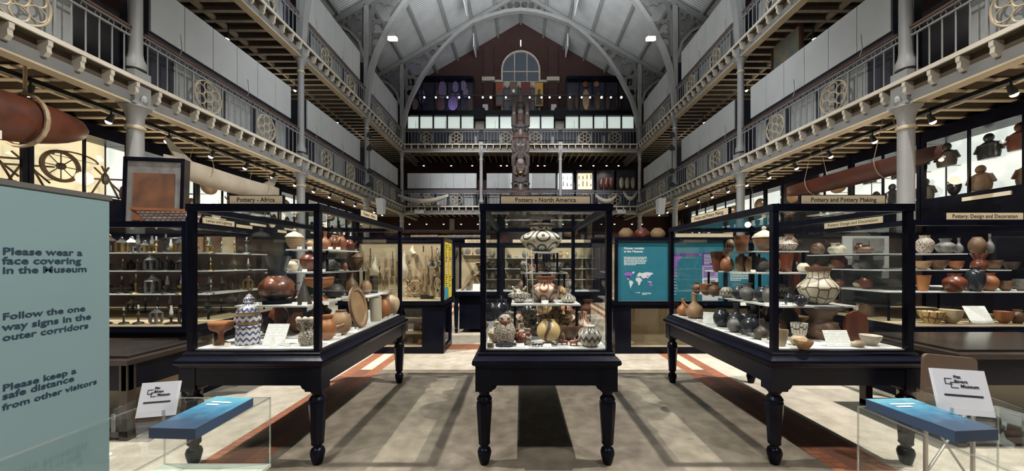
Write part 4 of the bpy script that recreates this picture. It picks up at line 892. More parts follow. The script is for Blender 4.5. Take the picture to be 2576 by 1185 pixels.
# hanging wooden tools and necklaces in the yellow-poster cabinet
r = random.Random(3); zc = 1.8
def hang(kind, x, z, l, m, label):
    y = 6.47 if kind != 'neck' else 6.46
    n = {'knife': 'hanging_knife', 'club': 'wooden_club', 'neck': 'bead_necklace', 'coil': 'rope_coil', 'cloth': 'fibre_bundle', 'photo': 'mounted_photograph', 'cord': 'knotted_cord', 'bowl': 'wooden_spoon'}[kind]
    t = thing(n, label, 'exhibit', (x, y, z-l))
    if kind == 'knife': M().tube([(x, y, z), (x, y, z-l*.35)], .012, 6).build('grip', DKCLAY, t); M().hull8([(x-.022, y-.006, z-l*.36), (x+.022, y-.006, z-l*.36), (x+.022, y+.006, z-l*.36), (x-.022, y+.006, z-l*.36), (x-.012, y-.005, z-l), (x+.006, y-.005, z-l), (x+.006, y+.005, z-l), (x-.012, y+.005, z-l)][::-1]).build('blade', m, t)
    elif kind == 'club': M().tube([(x, y, z), (x+.01, y, z-l*.5), (x, y, z-l*.8), (x+.015, y, z-l)], [.01, .014, .03, .022], 8).build('shaft', m, t, smooth=SM); M().tube([(x-.02, y, z-.02), (x+.02, y, z-.02)], .006, 5).build('binding', BUFF, t)
    elif kind == 'neck': M().tube([(x+l*.3*math.sin(2*PI*k/20), y, z-l/2+l/2*math.cos(2*PI*k/20)) for k in range(20)], .009, 6, True).build('strand', m, t); M().ell((x, y-.005, z-l), (.02, .012, .03), 8).build('pendant', DKCLAY, t)
    elif kind == 'coil':
        M().tube([(x+(l*.5+.012*math.sin(k*1.3))*math.cos(2*PI*k/24), y-.02*(k//24), z-l*.55+(l*.48)*math.sin(2*PI*k/24)) for k in range(72)], .012, 6).build('rope', m, t)
    elif kind == 'cloth': M().tube([(x, y, z), (x-.02, y-.01, z-l*.4), (x+.015, y-.01, z-l*.7), (x-.01, y, z-l)], [.012, .045, .06, .03], 8).build('fibres', m, t, smooth=SM); M().tube([(x-.02, y, z-.03), (x+.02, y, z-.03)], .01, 6).build('tie', BROWN, t)
    elif kind == 'photo': M().box(x-.07, x+.07, y, y+.006, z-l, z).build('mount', PAPER, t); M().box(x-.06, x+.06, y-.002, y, z-l+.012, z-.012).build('print', GREYC, t)
    elif kind == 'cord':
        M().tube([(x, y, z), (x+.02, y, z-l*.3), (x-.02, y, z-l*.7), (x+.01, y, z-l)], .008, 6).build('cord', m, t)
        for k in range(3): M().ell((x+.012*(k-1), y, z-l*(.3+.3*k)), (.018, .014, .018), 8).build('knot', m, t)
    else: M().tube([(x, y, z), (x, y, z-l*.65)], .009, 6).build('stem', m, t); M().ell((x, y, z-l*.82), (.035, .014, l*.2), 10).build('bowl', m, t, smooth=SM)
rows = [('cloth', -1.95, 1.80, .2, CREAMC), ('knife', -1.76, 1.8, .32, BUFF), ('club', -1.61, 1.8, .34, BROWN), ('knife', -1.51, 1.76, .22, BROWN), ('neck', -1.42, 1.79, .3, CREAMC), ('cloth', -1.36, 1.66, .2, TERRA), ('photo', -1.60, 1.50, .09, WHITE), ('cord', -1.47, 1.62, .2, DKCLAY),
        ('club', -1.78, 1.46, .38, TANC), ('club', -1.68, 1.46, .36, BROWN), ('bowl', -1.55, 1.36, .12, BUFF), ('club', -1.45, 1.42, .24, REDBR), ('bowl', -1.34, 1.4, .3, TANC), ('knife', -1.56, 1.28, .28, DKCLAY), ('neck', -1.50, 1.2, .2, BUFF), ('coil', -1.90, 1.18, .24, TANC), ('club', -1.40, 1.1, .2, BUFF), ('club', -1.33, 1.12, .22, TANC),
        ('cloth', -2.1, 1.7, .5, CREAMC), ('knife', -2.2, 1.75, .4, BUFF), ('club', -2.32, 1.7, .45, BROWN), ('neck', -2.0, 1.45, .3, BUFF), ('bowl', -2.42, 1.6, .3, TANC), ('cord', -2.08, 1.12, .22, CREAMC), ('club', -2.52, 1.75, .5, BUFF), ('cloth', -2.62, 1.6, .4, CREAMC), ('knife', -2.72, 1.75, .35, BROWN), ('club', -2.84, 1.7, .4, TANC)]
cnt = {}
for kind, x, z, l, m in sorted(rows, key=lambda q: -q[1]):
    cnt[kind] = cnt.get(kind, 0)+1
    nm = {'knife': 'knife hanging', 'club': 'long wooden tool hanging', 'neck': 'bead necklace hanging', 'coil': 'coil of rope hung', 'cloth': 'bundle of fibre hanging', 'photo': 'black and white photograph mounted', 'cord': 'knotted cord hanging', 'bowl': 'wooden spoon hanging'}[kind]
    hang(kind, x, z, l, m, f'{nm} on the tan board, {ORD[cnt[kind]-1]} counting from the yellow posters')
for i, (x, wd, ht, m) in enumerate(((-1.56, .1, .05, BLACKC), (-1.68, .12, .07, DKCLAY))): tag(M().box(x-wd/2, x+wd/2, 6.2, 6.28, .866, .866+ht).build('small_box', m), f'small dark box on the cabinet floor, {ORD[i]} from the yellow posters', 'box')
for z, nm in ((.1, 'bottom'), (.32, 'middle'), (.58, 'upper')):
    for i in range(6):
        x = -1.70-.17*i-.05*r.random(); h = .06+.09*r.random(); y = 6.08+.08*r.random(); m = r.choice([BLACKC, DKCLAY, BROWN, GREYC, TERRA, PAPER])
        if i % 2: tag(M().hull8([(x-.05, y, z), (x+.05, y, z), (x+.05, y+.05, z), (x-.05, y+.05, z), (x-.05, y+.02, z+h), (x+.05, y+.02, z+h), (x+.05, y+.05, z+h), (x-.05, y+.05, z+h)]).build('leaning_object', m), f'small leaning exhibit in the yellow poster cabinet base, {nm} level, {ORD[i]} along', 'exhibit')
        else: pot('round', x, y, z, .09, h, m, f'little pot in the yellow poster cabinet base, {nm} level, {ORD[i]} along')
# coiled basketry cabinets behind the middle case
bl = ['cabinet of coiled baskets on a leg, beside the yellow posters', 'cabinet of small pots seen straight through the middle case', 'cabinet of pots behind the middle case next to the blue poster cabinet']
for i, (x0, x1) in enumerate(((-1.43, -.45), (-.42, .55), (.58, 1.5))):
    t = thing('back_cabinet', 'black '+bl[i], 'display case', ((x0+x1)/2, 7.8, 0), 'black cabinets behind the middle case')
    vitrine(t, x0, x1, 7.55, 8.35, .88, 1.9, .05, back=TANWOOD, lining=SHELFW)
    M().box(x0-.02, x1+.02, 7.53, 8.37, .80, .85).build('ledge', BLACK, t)
    M().box(x0+.12, x1-.1, 7.62, 8.3, .08, .8).build('base_chest', BLACK, t)
    for x in (x0+.06, x1-.06):
        for y in (7.6, 8.3): M().lathe([(.02, 0), (.035, .03), (.04, .08), (.02, .1), (.04, .13), (.055, .55), (.04, .6), (.05, .66), (.05, .8)], 10, (x, y, 0)).build('leg', BLACK, t, smooth=SM)
    for z in ((1.12, 1.36, 1.6) if i else (1.2, 1.45)): M().box(x0+.06 if i else x0+.4, x1-.06, 7.95, 8.3, z-.012, z).build('shelf', SHELFW if i else BLACK, t)
    placard(('Coiled Basketry', 'Coloured Ceramics', 'Decoration of the Object')[i] if i == 0 else '', (x0+.25, 7.56), (x0+.75, 7.56), 1.912, .07, f'cream placard on the {("", "cabinet seen through the middle case", "back cabinet by the blue posters")[i]}' if i else 'cream placard lettered Coiled Basketry', tw=.8)
    k = 0
    for z in ((.886, 1.12, 1.36, 1.6) if i else (.886, 1.2, 1.45)):
        for q in range(5):
            x = x0+(.15 if i else .45)+q*((x1-x0-.3) if i else (x1-x0-.55))/4; k += 1
            pot(r.choice(['jar', 'bowl', 'olla', 'bottle', 'round']), x+.03*r.random(), 8.1, z, .09+.05*r.random(), .08+.09*r.random(), r.choice([WEAVE, BROWN, TANC, DKCLAY, GREYC, BUFF, BWGEO]) if i else r.choice([WEAVE, TANC, BROWN]),
                f'small {"basket" if i == 0 else "pot"} in the {("basketry cabinet", "cabinet seen through the middle case", "back cabinet by the blue posters")[i]}, {ORD[int(round({.886: 0, 1.12: 1, 1.36: 2, 1.6: 3, 1.2: 1, 1.45: 2}[z]))]} level, {ORD[q]} along', name='coiled_basket' if i == 0 else None)
t = thing('framed_discs', 'row of round woven discs in tan frames at the top of the basketry cabinet', 'exhibit', (-1.05, 8.25, 1.72))
for q in range(3): M().box(-1.33+.24*q, -1.11+.24*q, 8.22, 8.25, 1.66, 1.84).build('frame', TANWOOD, t); M().ell((-1.22+.24*q, 8.22, 1.75), (.07, .01, .07), 14).build('woven_disc', GREYC, t)
t = thing('cane_bundle', 'slanting brown cane bundle propped in the basketry cabinet', 'exhibit', (-1.2, 7.9, .89)); M().tube([(-1.3, 7.85, .90), (-1.0, 8.0, 1.22)], .035, 8).build('canes', WEAVE, t); M().tube([(-1.17, 7.9, 1.0), (-1.12, 7.92, 1.06)], .04, 8).build('binding', BROWN, t)
card(1178, 7.85, .886, .1, .16, 'framed dark photograph standing in the basketry cabinet', .3, m=GREYC, name='standing_photograph'); card(1198, 7.8, .886, .16, .15, 'white card at the front of the basketry cabinet', .3)

# ------------------------------------------------------------------ lamps and lighting case (banner side)
LL = floor_cabinet('black cabinet of lamps and lanterns between the banner and the African case', -6.5, -3.62, 3.87, 5.6, zt=1.93, zb=.80, back=DKBROWN, zl=.74, lower=False)
for z in (1.12, 1.40, 1.62): shelf(LL, -6.4, -3.75, 4.3, 5.3, z, .81, legs=z < 1.2, m=SHELFW)
placard('Lamps and Lighting', (-3.60, 4.05), (-3.60, 4.50), 1.945, .065, 'cream placard lettered Lamps and Lighting along the cabinet side', face='side', tw=.8)
for i, (a, b) in enumerate(((3.88, 3.97), (4.53, 4.80), (5.3, 5.5))): placard('', (-3.60, a), (-3.60, b), 1.945, .04, f'small blank white strip card on the lamps cabinet, {ORD[i]} from its front corner', face='side')
tag(M().box(-5.2, -4.3, 4.0, 4.9, 0, .7).build('storage_chest', DKBROWN), 'dark brown chest inside the base of the lamps cabinet', 'chest') if 0 else None
BRASSM = mat('old_brass', (.35, .24, .09), .35, .8); TIN = mat('grey_tin', (.22, .22, .22), .4, .7); PALEG = mat('opal_glass', (.6, .6, .56), .3)
def lampthing(kind, x, y, z, h, label):
    t = thing(('oil_lamp', 'lantern', 'candlestick')[kind], label, 'lamp', (x, y, z), 'old lamps in the lamps cabinet')
    a = h
    if kind == 0:
        M().lathe([(.3*a, 0), (.28*a, .04*a), (.06*a, .1*a), (.05*a, .25*a), (.2*a, .33*a), (.2*a, .42*a), (.05*a, .48*a)], 12, (x, y, z)).build('foot', r.choice([BRASSM, TIN, DKCLAY]), t, smooth=SM)
        M().lathe([(.07*a, .48*a), (.1*a, .6*a), (.06*a, .8*a), (.05*a, a), (.04*a, a), (.001, .5*a)], 12, (x, y, z)).build('chimney', PALEG, t, smooth=SM)
    elif kind == 1:
        b = M().box(x-.2*a, x+.2*a, y-.2*a, y+.2*a, z, z+.08*a)
        for sx in (-1, 1):
            for sy in (-1, 1): b.box(x+sx*.18*a-.01, x+sx*.18*a+.01, y+sy*.18*a-.01, y+sy*.18*a+.01, z+.08*a, z+.65*a)
        b.build('lantern_frame', r.choice([TIN, DKCLAY, BRASSM]), t); M().lathe([(.3*a, .65*a), (.1*a, .85*a), (.08*a, .92*a), (.001, .92*a)], 4, (x, y, z), tw=.5).build('roof_cap', r.choice([TIN, WHITE, BROWN]), t)
        M().tube([(x+.1*a*math.cos(PI*k/8), y, z+.9*a+.1*a*math.sin(PI*k/8)) for k in range(9)], .006, 5).build('carrying_ring', TIN, t); M().lathe([(.08*a, .08*a), (.08*a, .4*a), (.001, .42*a)], 8, (x, y, z)).build('candle', PALEG, t)
    else:
        M().lathe([(.25*a, 0), (.22*a, .05*a), (.05*a, .1*a), (.04*a, .4*a), (.09*a, .5*a), (.04*a, .6*a), (.05*a, .75*a), (.14*a, .78*a), (.001, .8*a)], 12, (x, y, z)).build('stem', r.choice([BRASSM, TIN, DKCLAY]), t, smooth=SM); M().lathe([(.04*a, .78*a), (.04*a, a), (.001, a)], 8, (x, y, z)).build('candle', PALEG, t)
for z, nm in ((.81, 'floor'), (1.12, 'lower shelf'), (1.40, 'middle shelf'), (1.62, 'top shelf')):
    for row, y in ((0, 4.36 if z > 1 else 4.05), (1, 4.95)):
        for i in range(10):
            lampthing(r.randrange(3), -5.4+.178*i+.03*r.random(), y, z, (.13 if z == 1.40 else .17)+.07*r.random(), f'old lamp, {nm} of the lamps cabinet, {("front", "back")[row]} row, {ORD[9-i]} from the African case')
for i, (a, b, z0, z1, m) in enumerate(((-4.72, -4.50, 1.62, 1.86, TANC), (-4.46, -4.25, 1.62, 1.87, BROWN), (-4.22, -4.05, 1.62, 1.86, BUFF))): tag(M().box(a, b, 5.05, 5.08, z0, z1).build('wooden_tablet', m), f'upright wooden panel at the back of the lamps cabinet, {ORD[i]} from the banner', 'panel')
tag(M().lathe([(.13, 0), (.14, .2), (.001, .22)], 16, (-4.95, 5.15, 1.64)).build('black_drum', BLACKC, smooth=SM), 'dark drum-shaped lantern at the back of the lamps cabinet', 'lantern')
# low dark desk case before the lamps cabinet
def desk_case(label, x0, x1, y0, y1, h):
    t = thing('desk_case', label, 'desk case', ((x0+x1)/2, (y0+y1)/2, 0))
    b = M()
    for x in (x0, x1-.07): b = M().box(x, x+.07, y0, y0+.07, 0, h-.06); b.build('leg', DKBROWN, t); M().box(x, x+.07, y1-.07, y1, 0, h-.06).build('leg', DKBROWN, t)
    M().box(x0, x1, y0+.01, y0+.05, h-.28, h-.06).build('front_rail', BLACK, t); M().box(x0+.01, x0+.05, y0, y1, h-.28, h-.06).build('side_rail', BLACK, t); M().box(x1-.05, x1-.01, y0, y1, h-.28, h-.06).build('side_rail', BLACK, t)
    M().box(x0+.07, x1-.07, y0+.02, y0+.026, .08, h-.28).build('glass_front', GLASS, t); M().box(x0+.05, x1-.05, y0+.5, y0+.53, .06, h-.28).build('back_lining', TANWOOD, t); M().box(x0, x1, y0, y1, .03, .08).build('plinth', DKBROWN, t)
    M().box(x0-.03, x1+.03, y0-.03, y1+.03, h-.06, h-.02).build('desk_top', DKBROWN, t); M().box(x0+.05, x1-.05, y0+.05, y1-.05, h-.02, h).build('glass_lid', mat('desk_glass', (.025, .022, .02), .2, spec=.35), t)
    return t
desk_case('low dark brown desk case under the lamps cabinet, beside the banner', -4.9, -3.3, 3.0, 3.72, .70)
desk_case('low dark brown desk case past the pottery making case on the blue panel side', 3.55, 5.2, 2.9, 3.75, .78)
# ------------------------------------------------------------------ pottery design case (blue panel side)
RR = floor_cabinet('black cabinet of red and grey pots past the pottery making case', 4.22, 6.4, 3.87, 5.7, zt=1.95, zb=.80, back=DKBROWN, zl=.74, lower=False)
placard('Pottery: Design and Decoration', (4.62, 3.88), (5.45, 3.88), 1.962, .075, 'cream placard lettered Pottery Design and Decoration, facing front', tw=.85)
placard('Pottery: Design and Decoration', (4.20, 4.95), (4.20, 4.15), 1.962, .075, 'cream placard lettered Pottery Design and Decoration along the side', face='side', tw=.85)
for z, xr, yb in ((1.155, 6.3, 4.2), (1.41, 5.9, 4.3), (1.61, 5.5, 4.4)): shelf(RR, 4.32, xr, yb, 5.4, z, .81, legs=z < 1.2)
def rowpots(lst, z, Y, nm):
    for i, (px, k, wp, hp, m) in enumerate(lst): pp(k, px, wp, hp, z, Y, m, f'{nm}, {ORD[i]} past the pottery making case')
rowpots([(2326, 'jar', 52, 46, CRACK), (2378, 'olla', 56, 38, GREYC), (2412, 'bottle', 26, 40, GREYC), (2458, 'round', 50, 42, BROWN), (2490, 'bottle', 26, 50, GREYC)], 1.61, 4.5, 'pot on the top shelf of the design cabinet')
rowpots([(2320, 'bowl', 50, 22, TANC), (2358, 'dish', 62, 24, BROWN), (2405, 'bowl', 44, 22, TERRA), (2450, 'flare', 54, 42, REDBR), (2500, 'bowl', 50, 24, BROWN), (2545, 'dish', 50, 20, DKCLAY)], 1.41, 4.4, 'bowl on the middle shelf of the design cabinet')
rowpots([(2322, 'trap', 42, 40, TERRA2), (2376, 'jar', 82, 56, REDBR), (2440, 'ginger', 56, 60, BLACKC), (2488, 'jar', 54, 46, TERRA), (2530, 'bowl', 50, 26, BROWN), (2568, 'bowl', 46, 30, GREYC)], 1.155, 4.3, 'pot on the lower shelf of the design cabinet')
rowpots([(2342, 'dish', 76, 30, YELPAT), (2392, 'bowl', 66, 34, BUFF), (2420, 'jar', 32, 24, TERRA2), (2525, 'bowl', 56, 30, TERRA), (2560, 'jar', 46, 34, BROWN)], .806, 4.08, 'pot on the floor of the design cabinet')
card(2474, 4.05, .806, .26, .21, 'white printed sheet leaning in the design cabinet', .45); card(2385, 4.6, 1.155, .1, .06, 'small white label on the lower shelf of the design cabinet', .4)
for i in range(4): tag(M().box(5.05+.24*(i % 2), 5.27+.24*(i % 2), 5.42, 5.43, 1.45+.22*(i//2), 1.64+.22*(i//2)).build('photograph', GREYC), f'grey photograph pinned in the design cabinet, {("lower", "upper")[i//2]} row, {ORD[i % 2]} along', 'photograph')
M().box(4.9, 5.6, 5.44, 5.46, .81, 1.9).build('photo_board', mat('grey_board', (.3, .3, .28), .8)); tag(COL.objects[-1], 'grey pin board standing in the design cabinet', 'board')
def seenpots(n, x0, x1, y, z, nm, ms, hh=.12):
    for i in range(n): pot(r.choice(['jar', 'olla', 'bottle', 'round', 'bowl']), x0+(x1-x0)*i/(n-1), y+.1*r.random(), z, .13+.06*r.random(), hh+.1*r.random(), r.choice(ms), f'{nm}, {ORD[i]} along')

for z, nm in ((.81, 'floor'), (1.155, 'lower shelf'), (1.41, 'middle shelf'), (1.61, 'top shelf')):
    for i in range(5):
        pot(r.choice(['jar', 'olla', 'bottle', 'round', 'cyl']), 4.46+.1*(i % 2), 4.62+.19*i, z, .13+.05*r.random(), .11+.08*r.random(), r.choice([BROWN, GREYC, CREAMC, REDBR, DKCLAY, BUFF, BWGEO]), f'pot along the {nm} of the design cabinet, {ORD[i]} from the pottery making case side')
# ------------------------------------------------------------------ foreground: banner, donation boxes
BANM = mat('pale_blue_banner', (.165, .25, .262), .55, var=.04, vscale=1.2)
BX = -2.3
t = thing('pop_up_banner', 'tall pale blue banner asking visitors to wear a face covering', 'banner', (BX, 1.5, 0))
M().box(BX-.004, BX, 1.12, 2.0, .05, 1.845).build('banner_sheet', BANM, t)
M().box(BX-.08, BX+.06, 1.1, 2.02, 0, .05).build('base_box', METAL, t); M().box(BX-.02, BX+.006, 1.11, 2.01, 1.845, 1.87).build('top_rail', METAL, t); M().tube([(BX-.03, 1.56, .04), (BX-.02, 1.56, 1.85)], .008, 6).build('support_pole', METAL, t)
BINK = mat('dark_blue_ink', (.012, .035, .06), .6)
def bt(s, ya, zt, yend): text('lettering', s, BINK, t, (BX+.002, ya, zt), yend-ya, rot=(PI/2, 0, PI/2), bold=.017, size=.05, squash=.86)
def bY(px): return -BX*F/(CX-px)
def bZ(px, py): return EYE-(py-HY)*bY(px)/F
for rows_ in (((5, 640, 205, 'Please wear a'), (5, 664, 204, 'face covering'), (5, 688, 216, 'in the Museum')), ((5, 805, 212, 'Follow the one'), (5, 832, 229, 'way signs in the'), (5, 858, 221, 'outer corridors')), ((5, 985, 190, 'Please keep a'), (5, 1006, 185, 'safe distance'), (5, 1033, 243, 'from other visitors'))):
    for px, py, pe, s in rows_: bt(s, bY(px), bZ(px, py), bY(pe))
def donation_box(x0, x1, y0, y1, z1, label):
    t = thing('clear_donation_box', label, 'donation box', ((x0+x1)/2, (y0+y1)/2, .0)); g = .007; zb = .755
    M().box(x0, x1, y0, y1, z1-g, z1).build('acrylic_top', ACRYL, t)
    for b in ((x0, x0+g, y0, y1), (x1-g, x1, y0, y1), (x0+g, x1-g, y0, y0+g), (x0+g, x1-g, y1-g, y1)): M().box(*b, zb, z1-g).build('acrylic_wall', ACRYL, t)
    e = M()
    for x in (x0, x1-.004):
        e.box(x, x+.004, y0, y1, z1-.003, z1+.001)
        for y in (y0, y1-.004): e.box(x, x+.004, y, y+.004, zb, z1)
    for y in (y0, y1-.004): e.box(x0, x1, y, y+.004, z1-.003, z1+.001)
    e.build('polished_edges', ACRYL_E, t)
    M().box(x0, x1, y0, y1, zb-.012, zb).build('acrylic_base', mat('pale_green_base', (.40, .44, .36), .4), t)
    M().lathe([(.16, 0), (.16, .02), (.03, .03), (.03, zb-.03), (.1, zb-.012)], 16, ((x0+x1)/2, (y0+y1)/2-.05, 0)).build('pedestal', BLACK, t, smooth=SM)
    return t
ZB = 1.0
donation_box(-1.32, -.925, .78, 1.325, ZB, 'clear acrylic donation box beside the pale blue banner')
donation_box(1.17, 1.66, .72, 1.245, ZB, 'clear acrylic donation box on the blue panel side')
LEAF = mat('blue_leaflet', (.05, .2, .33), .4); g = NT(LEAF); P = g.obj(); s_ = g.n('SeparateXYZ'); g.l(P, s_.inputs[0])
fac = g.math('ADD', g.math('MULTIPLY', s_.outputs[1], 3.6), g.math('MULTIPLY', g.noise(P, 30, 6), .5))
g.base(g.ramp(fac, [(-.15, (.012, .035, .07)), (.1, (.015, .06, .11)), (.35, (.03, .14, .23)), (.6, (.07, .22, .28)), (.85, (.2, .36, .38))]))
LEAFS = mat('leaflet_edges', (.07, .13, .22), .7); g = NT(LEAFS); P = g.obj(); s_ = g.n('SeparateXYZ'); g.l(P, s_.inputs[0])
g.base(g.mix(g.math('LESS_THAN', g.math('FRACT', g.math('MULTIPLY', s_.outputs[2], 320.0)), .45), (.015, .035, .075), (.04, .065, .12)))
def leaflets(pts, h, label, txt):
    """pts: 4 corners near-left, near-right, far-right, far-left on the box top"""
    c = sum((Vector(p) for p in pts), Vector())/4; t = thing('leaflet_stack', label, 'leaflets', c)
    M().hull8([Vector(p) for p in pts]+[Vector(p)+Vector((0, 0, h)) for p in pts]).build('stacked_leaflets', LEAFS, t)
    M().hull8([Vector(p)+Vector((0, 0, h)) for p in pts]+[Vector(p)+Vector((0, 0, h+.002)) for p in pts]).build('top_cover', LEAF, t)
    mid = (Vector(pts[2])+Vector(pts[3]))/2*.78+(Vector(pts[0])+Vector(pts[1]))/2*.22+Vector((0, 0, h+.0035))
    d = Vector(pts[2])-Vector(pts[3]); k = M()
    for i, (o, l) in enumerate(((0, .5), (.02, .3))): a = mid-d.normalized()*d.length*.3-Vector((0, o, 0)); k.bar(a, a+d.normalized()*d.length*l, .009, .0008)
    k.build('cover_title', INKW, t)
def onbox(px, py): Y = (EYE-ZB-.001)*F/(py-HY); return U(px, py, Y)
leaflets([onbox(374, 1103), onbox(492, 1106), onbox(637, 1022), onbox(545, 1018)], .028, 'stack of blue leaflets on the clear box beside the banner', '')
leaflets([onbox(2402, 1113), onbox(2512, 1108), onbox(2292, 1024), onbox(2178, 1026)], .029, 'stack of blue leaflets on the clear box on the blue panel side', '')
def booklet(px, wpx, ytop, ybot, Y, yaw, label, hl):
    z0 = ZB+.012; x = (px-CX)*Y/F; k = math.cos(math.atan((px-CX)/F)); wd = wpx*Y/F*.80; h = (ybot-ytop)*Y/F*1.02
    t = thing('white_booklets', label, 'booklets', (x, Y, z0)); t.rotation_euler = (-.28, 0, yaw)
    M().box(-wd/2, wd/2, 0, .014, 0, h).build('booklet_block', mat('booklet_white', (.62, .62, .66), .6), t, local=True)
    def lt(s, u, v, w_): 
        o = text('title', s, INK, t, (0, 0, 0), w_, bold=.01); o.location = (u, -.001, v)
    lt('Pitt', -.12*wd, h*.80, .13*wd); lt('Rivers', -.12*wd, h*.70, .24*wd); lt('Museum', -.02*wd, h*.60, .33*wd)
    lg = M()
    for a in range(2):
        u0, v0 = -.30*wd+.10*wd*a, h*(.66-.08*a); q = .14*wd
        lg.box(u0, u0+q, -.001, 0, v0+q*.9, v0+q); lg.box(u0, u0+q*.1, -.001, 0, v0, v0+q); lg.box(u0, u0+q, -.001, 0, v0, v0+q*.1)
    lg.build('logo_lines', INK, t, local=True)
    M().box(-.36*wd, .36*wd, -.001, 0, h*.40, h*.44).build('web_line', INK, t, local=True)
    hd = thing('leaflet_holder', hl, 'leaflet holder', (x, Y, ZB)); hd.rotation_euler = (0, 0, yaw)
    M().box(-wd*.62, wd*.62, -.06, .075, 0, .005).build('holder_base', ACRYL, hd, local=True); M().box(-wd*.62, wd*.62, -.065, -.061, 0, .05).build('holder_front', ACRYL, hd, local=True)
    for s in (-1, 1): M().box(s*wd*.62-.002, s*wd*.62+.002, -.06, .075, 0, .065).build('holder_side', ACRYL, hd, local=True); M().box(s*wd*.62-.003, s*wd*.62+.003, -.065, -.059, 0, .052).build('holder_edge', ACRYL_E, hd, local=True)
    M().box(-wd*.62, wd*.62, .072, .076, 0, .07).build('holder_back', ACRYL, hd, local=True)
booklet(388, 98, 966, 1048, 1.13, .25, 'white booklets in the clear holder beside the banner', 'clear leaflet holder on the box beside the banner')
booklet(2436, 132, 963, 1072, 1.14, -.28, 'white booklets in the clear holder on the blue panel side', 'clear leaflet holder on the blue panel side box')
# money seen inside the clear boxes
NOTE = mat('folded_banknote', (.12, .05, .03), .8, var=.5, vscale=30); NOTE2 = mat('pale_banknote', (.45, .42, .36), .8, var=.4, vscale=20)
for q, (bx, by, sgn, side) in enumerate(((-1.13, 1.1, -1, 'banner side'), (1.45, 1.0, 1, 'blue panel side'))):
    for i in range(7):
        x = bx+.13*math.cos(i*2.3); y = by+.13*math.sin(i*1.7)-.05; a = i*1.1; dx, dy = .065*math.cos(a), .065*math.sin(a); ex, ey = -.033*math.sin(a), .033*math.cos(a)
        z = .757+.006*i
        o = M().hull8([(x-dx-ex, y-dy-ey, z), (x+dx-ex, y+dy-ey, z), (x+dx+ex, y+dy+ey, z+.004), (x-dx+ex, y-dy+ey, z)]+[(x-dx-ex, y-dy-ey, z+.002), (x+dx-ex, y+dy-ey, z+.012), (x+dx+ex, y+dy+ey, z+.014), (x-dx+ex, y-dy+ey, z+.002)]).build('banknote', (NOTE, NOTE2)[i % 2])
        tag(o, f'crumpled banknote in the donation box on the {side}', 'banknote', f'banknotes in the {side} donation box')
# brown panel with emblem behind the booklets
t = thing('folding_stool', 'brown rounded panel of a folding stool with a round white emblem', 'stool', (2.91, 2.42, 0))
b = M(); pts = []
for cx_, cz_, a0 in ((3.06, .82, 0), (2.76, .85, PI/2)): pts += [(cx_+.03*math.cos(a0+PI/2*k/5), cz_+.03*math.sin(a0+PI/2*k/5)) for k in range(6)]
b.prism(pts+[(2.72, .52), (3.10, .50)], 2.42, 2.44); b.build('stool_panel', mat('brown_plastic', (.10, .065, .045), .5), t)
M().tube([(2.92+.035*math.cos(2*PI*k/16), 2.416, .74+.028*math.sin(2*PI*k/16)) for k in range(16)], .006, 6, True).build('emblem_ring', INKW, t); M().box(2.91, 2.93, 2.414, 2.419, .73, .76).build('emblem_figure', INKW, t)
for x in (2.75, 3.07): M().tube([(x, 2.43, .53), (x, 2.43, 0)], .012, 8).build('leg', METAL, t)
for q in (0, 1): M().tube([(2.75, 2.45, .5 if q else .02), (3.07, 2.45, .02 if q else .5)], .008, 6).build('cross_bar', METAL, t)

# ------------------------------------------------------------------ boats and big things overhead
def boat(name, label, c, L, wd, dp, m, m2=None, rise=.0, tip=None, axis='y', n=22, cat='boat', flare=.75, pw=2.4, sheer=.0):
    """open hull along y (or x): L long, wd wide, dp deep; rise lifts the ends"""
    c = Vector(c); t = thing(name, label, cat, c); vs = []; fs = []; K_ = 9
    def P(i, k, inn):
        u = -1+2*i/n; wdt = wd/2*(max(0, 1-abs(u)**pw))**flare+.004; up = rise*abs(u)**6+sheer*u*u
        a = PI*k/(K_-1); q = 1-inn*.12
        x = -math.cos(a)*wdt*q; z = -math.sin(a)**.8*dp*(1-.35*abs(u)**4)*q if 0 < k < K_-1 else 0
        y = u*L/2*(1-inn*.02); v = (x, y, z+up+inn*0)
        return (c.x+v[0], c.y+v[1], c.z+v[2]) if axis == 'y' else (c.x+v[1], c.y+v[0], c.z+v[2])
    for inn in (0, 1):
        for i in range(n+1): vs += [P(i, k, inn) for k in range(K_)]
    o2 = (n+1)*K_
    for i in range(n):
        for k in range(K_-1):
            a = i*K_+k; fs += [(a, a+1, a+K_+1, a+K_), (o2+a, o2+a+K_, o2+a+K_+1, o2+a+1)]
        for k in (0, K_-1): a = i*K_+k; fs.append((a, a+K_, o2+a+K_, o2+a) if k == 0 else (a, o2+a, o2+a+K_, a+K_))
    for i in (0, n):
        for k in range(K_-1): a = i*K_+k; fs.append((a, o2+a, o2+a+1, a+1))
    M().add(vs, fs).build('hull', m, t, smooth=SM)
    g_ = M()
    for k in (0, K_-1): g_ = M().tube([P(i, k, .5) for i in range(n+1)], .012, 6); g_.build('gunwale', m2 or m, t)
    return t
KAYM = cer('red_brown_bark', (.16, .045, .02), (.075, .022, .013), 'mottle', 3, .5); PALEWOOD = cer('pale_bark', (.50, .44, .35), (.38, .33, .25), 'mottle', 2.5, .7); DKRED = cer('dark_red_wood', (.09, .022, .012), (.05, .015, .01), 'mottle', 3, .4)
def rope(a, b, name, label, m=None, r_=.012): tag(M().tube([a, b], r_, 6).build('hanging_'+name, m or BUFF, smooth=SM), label, name)
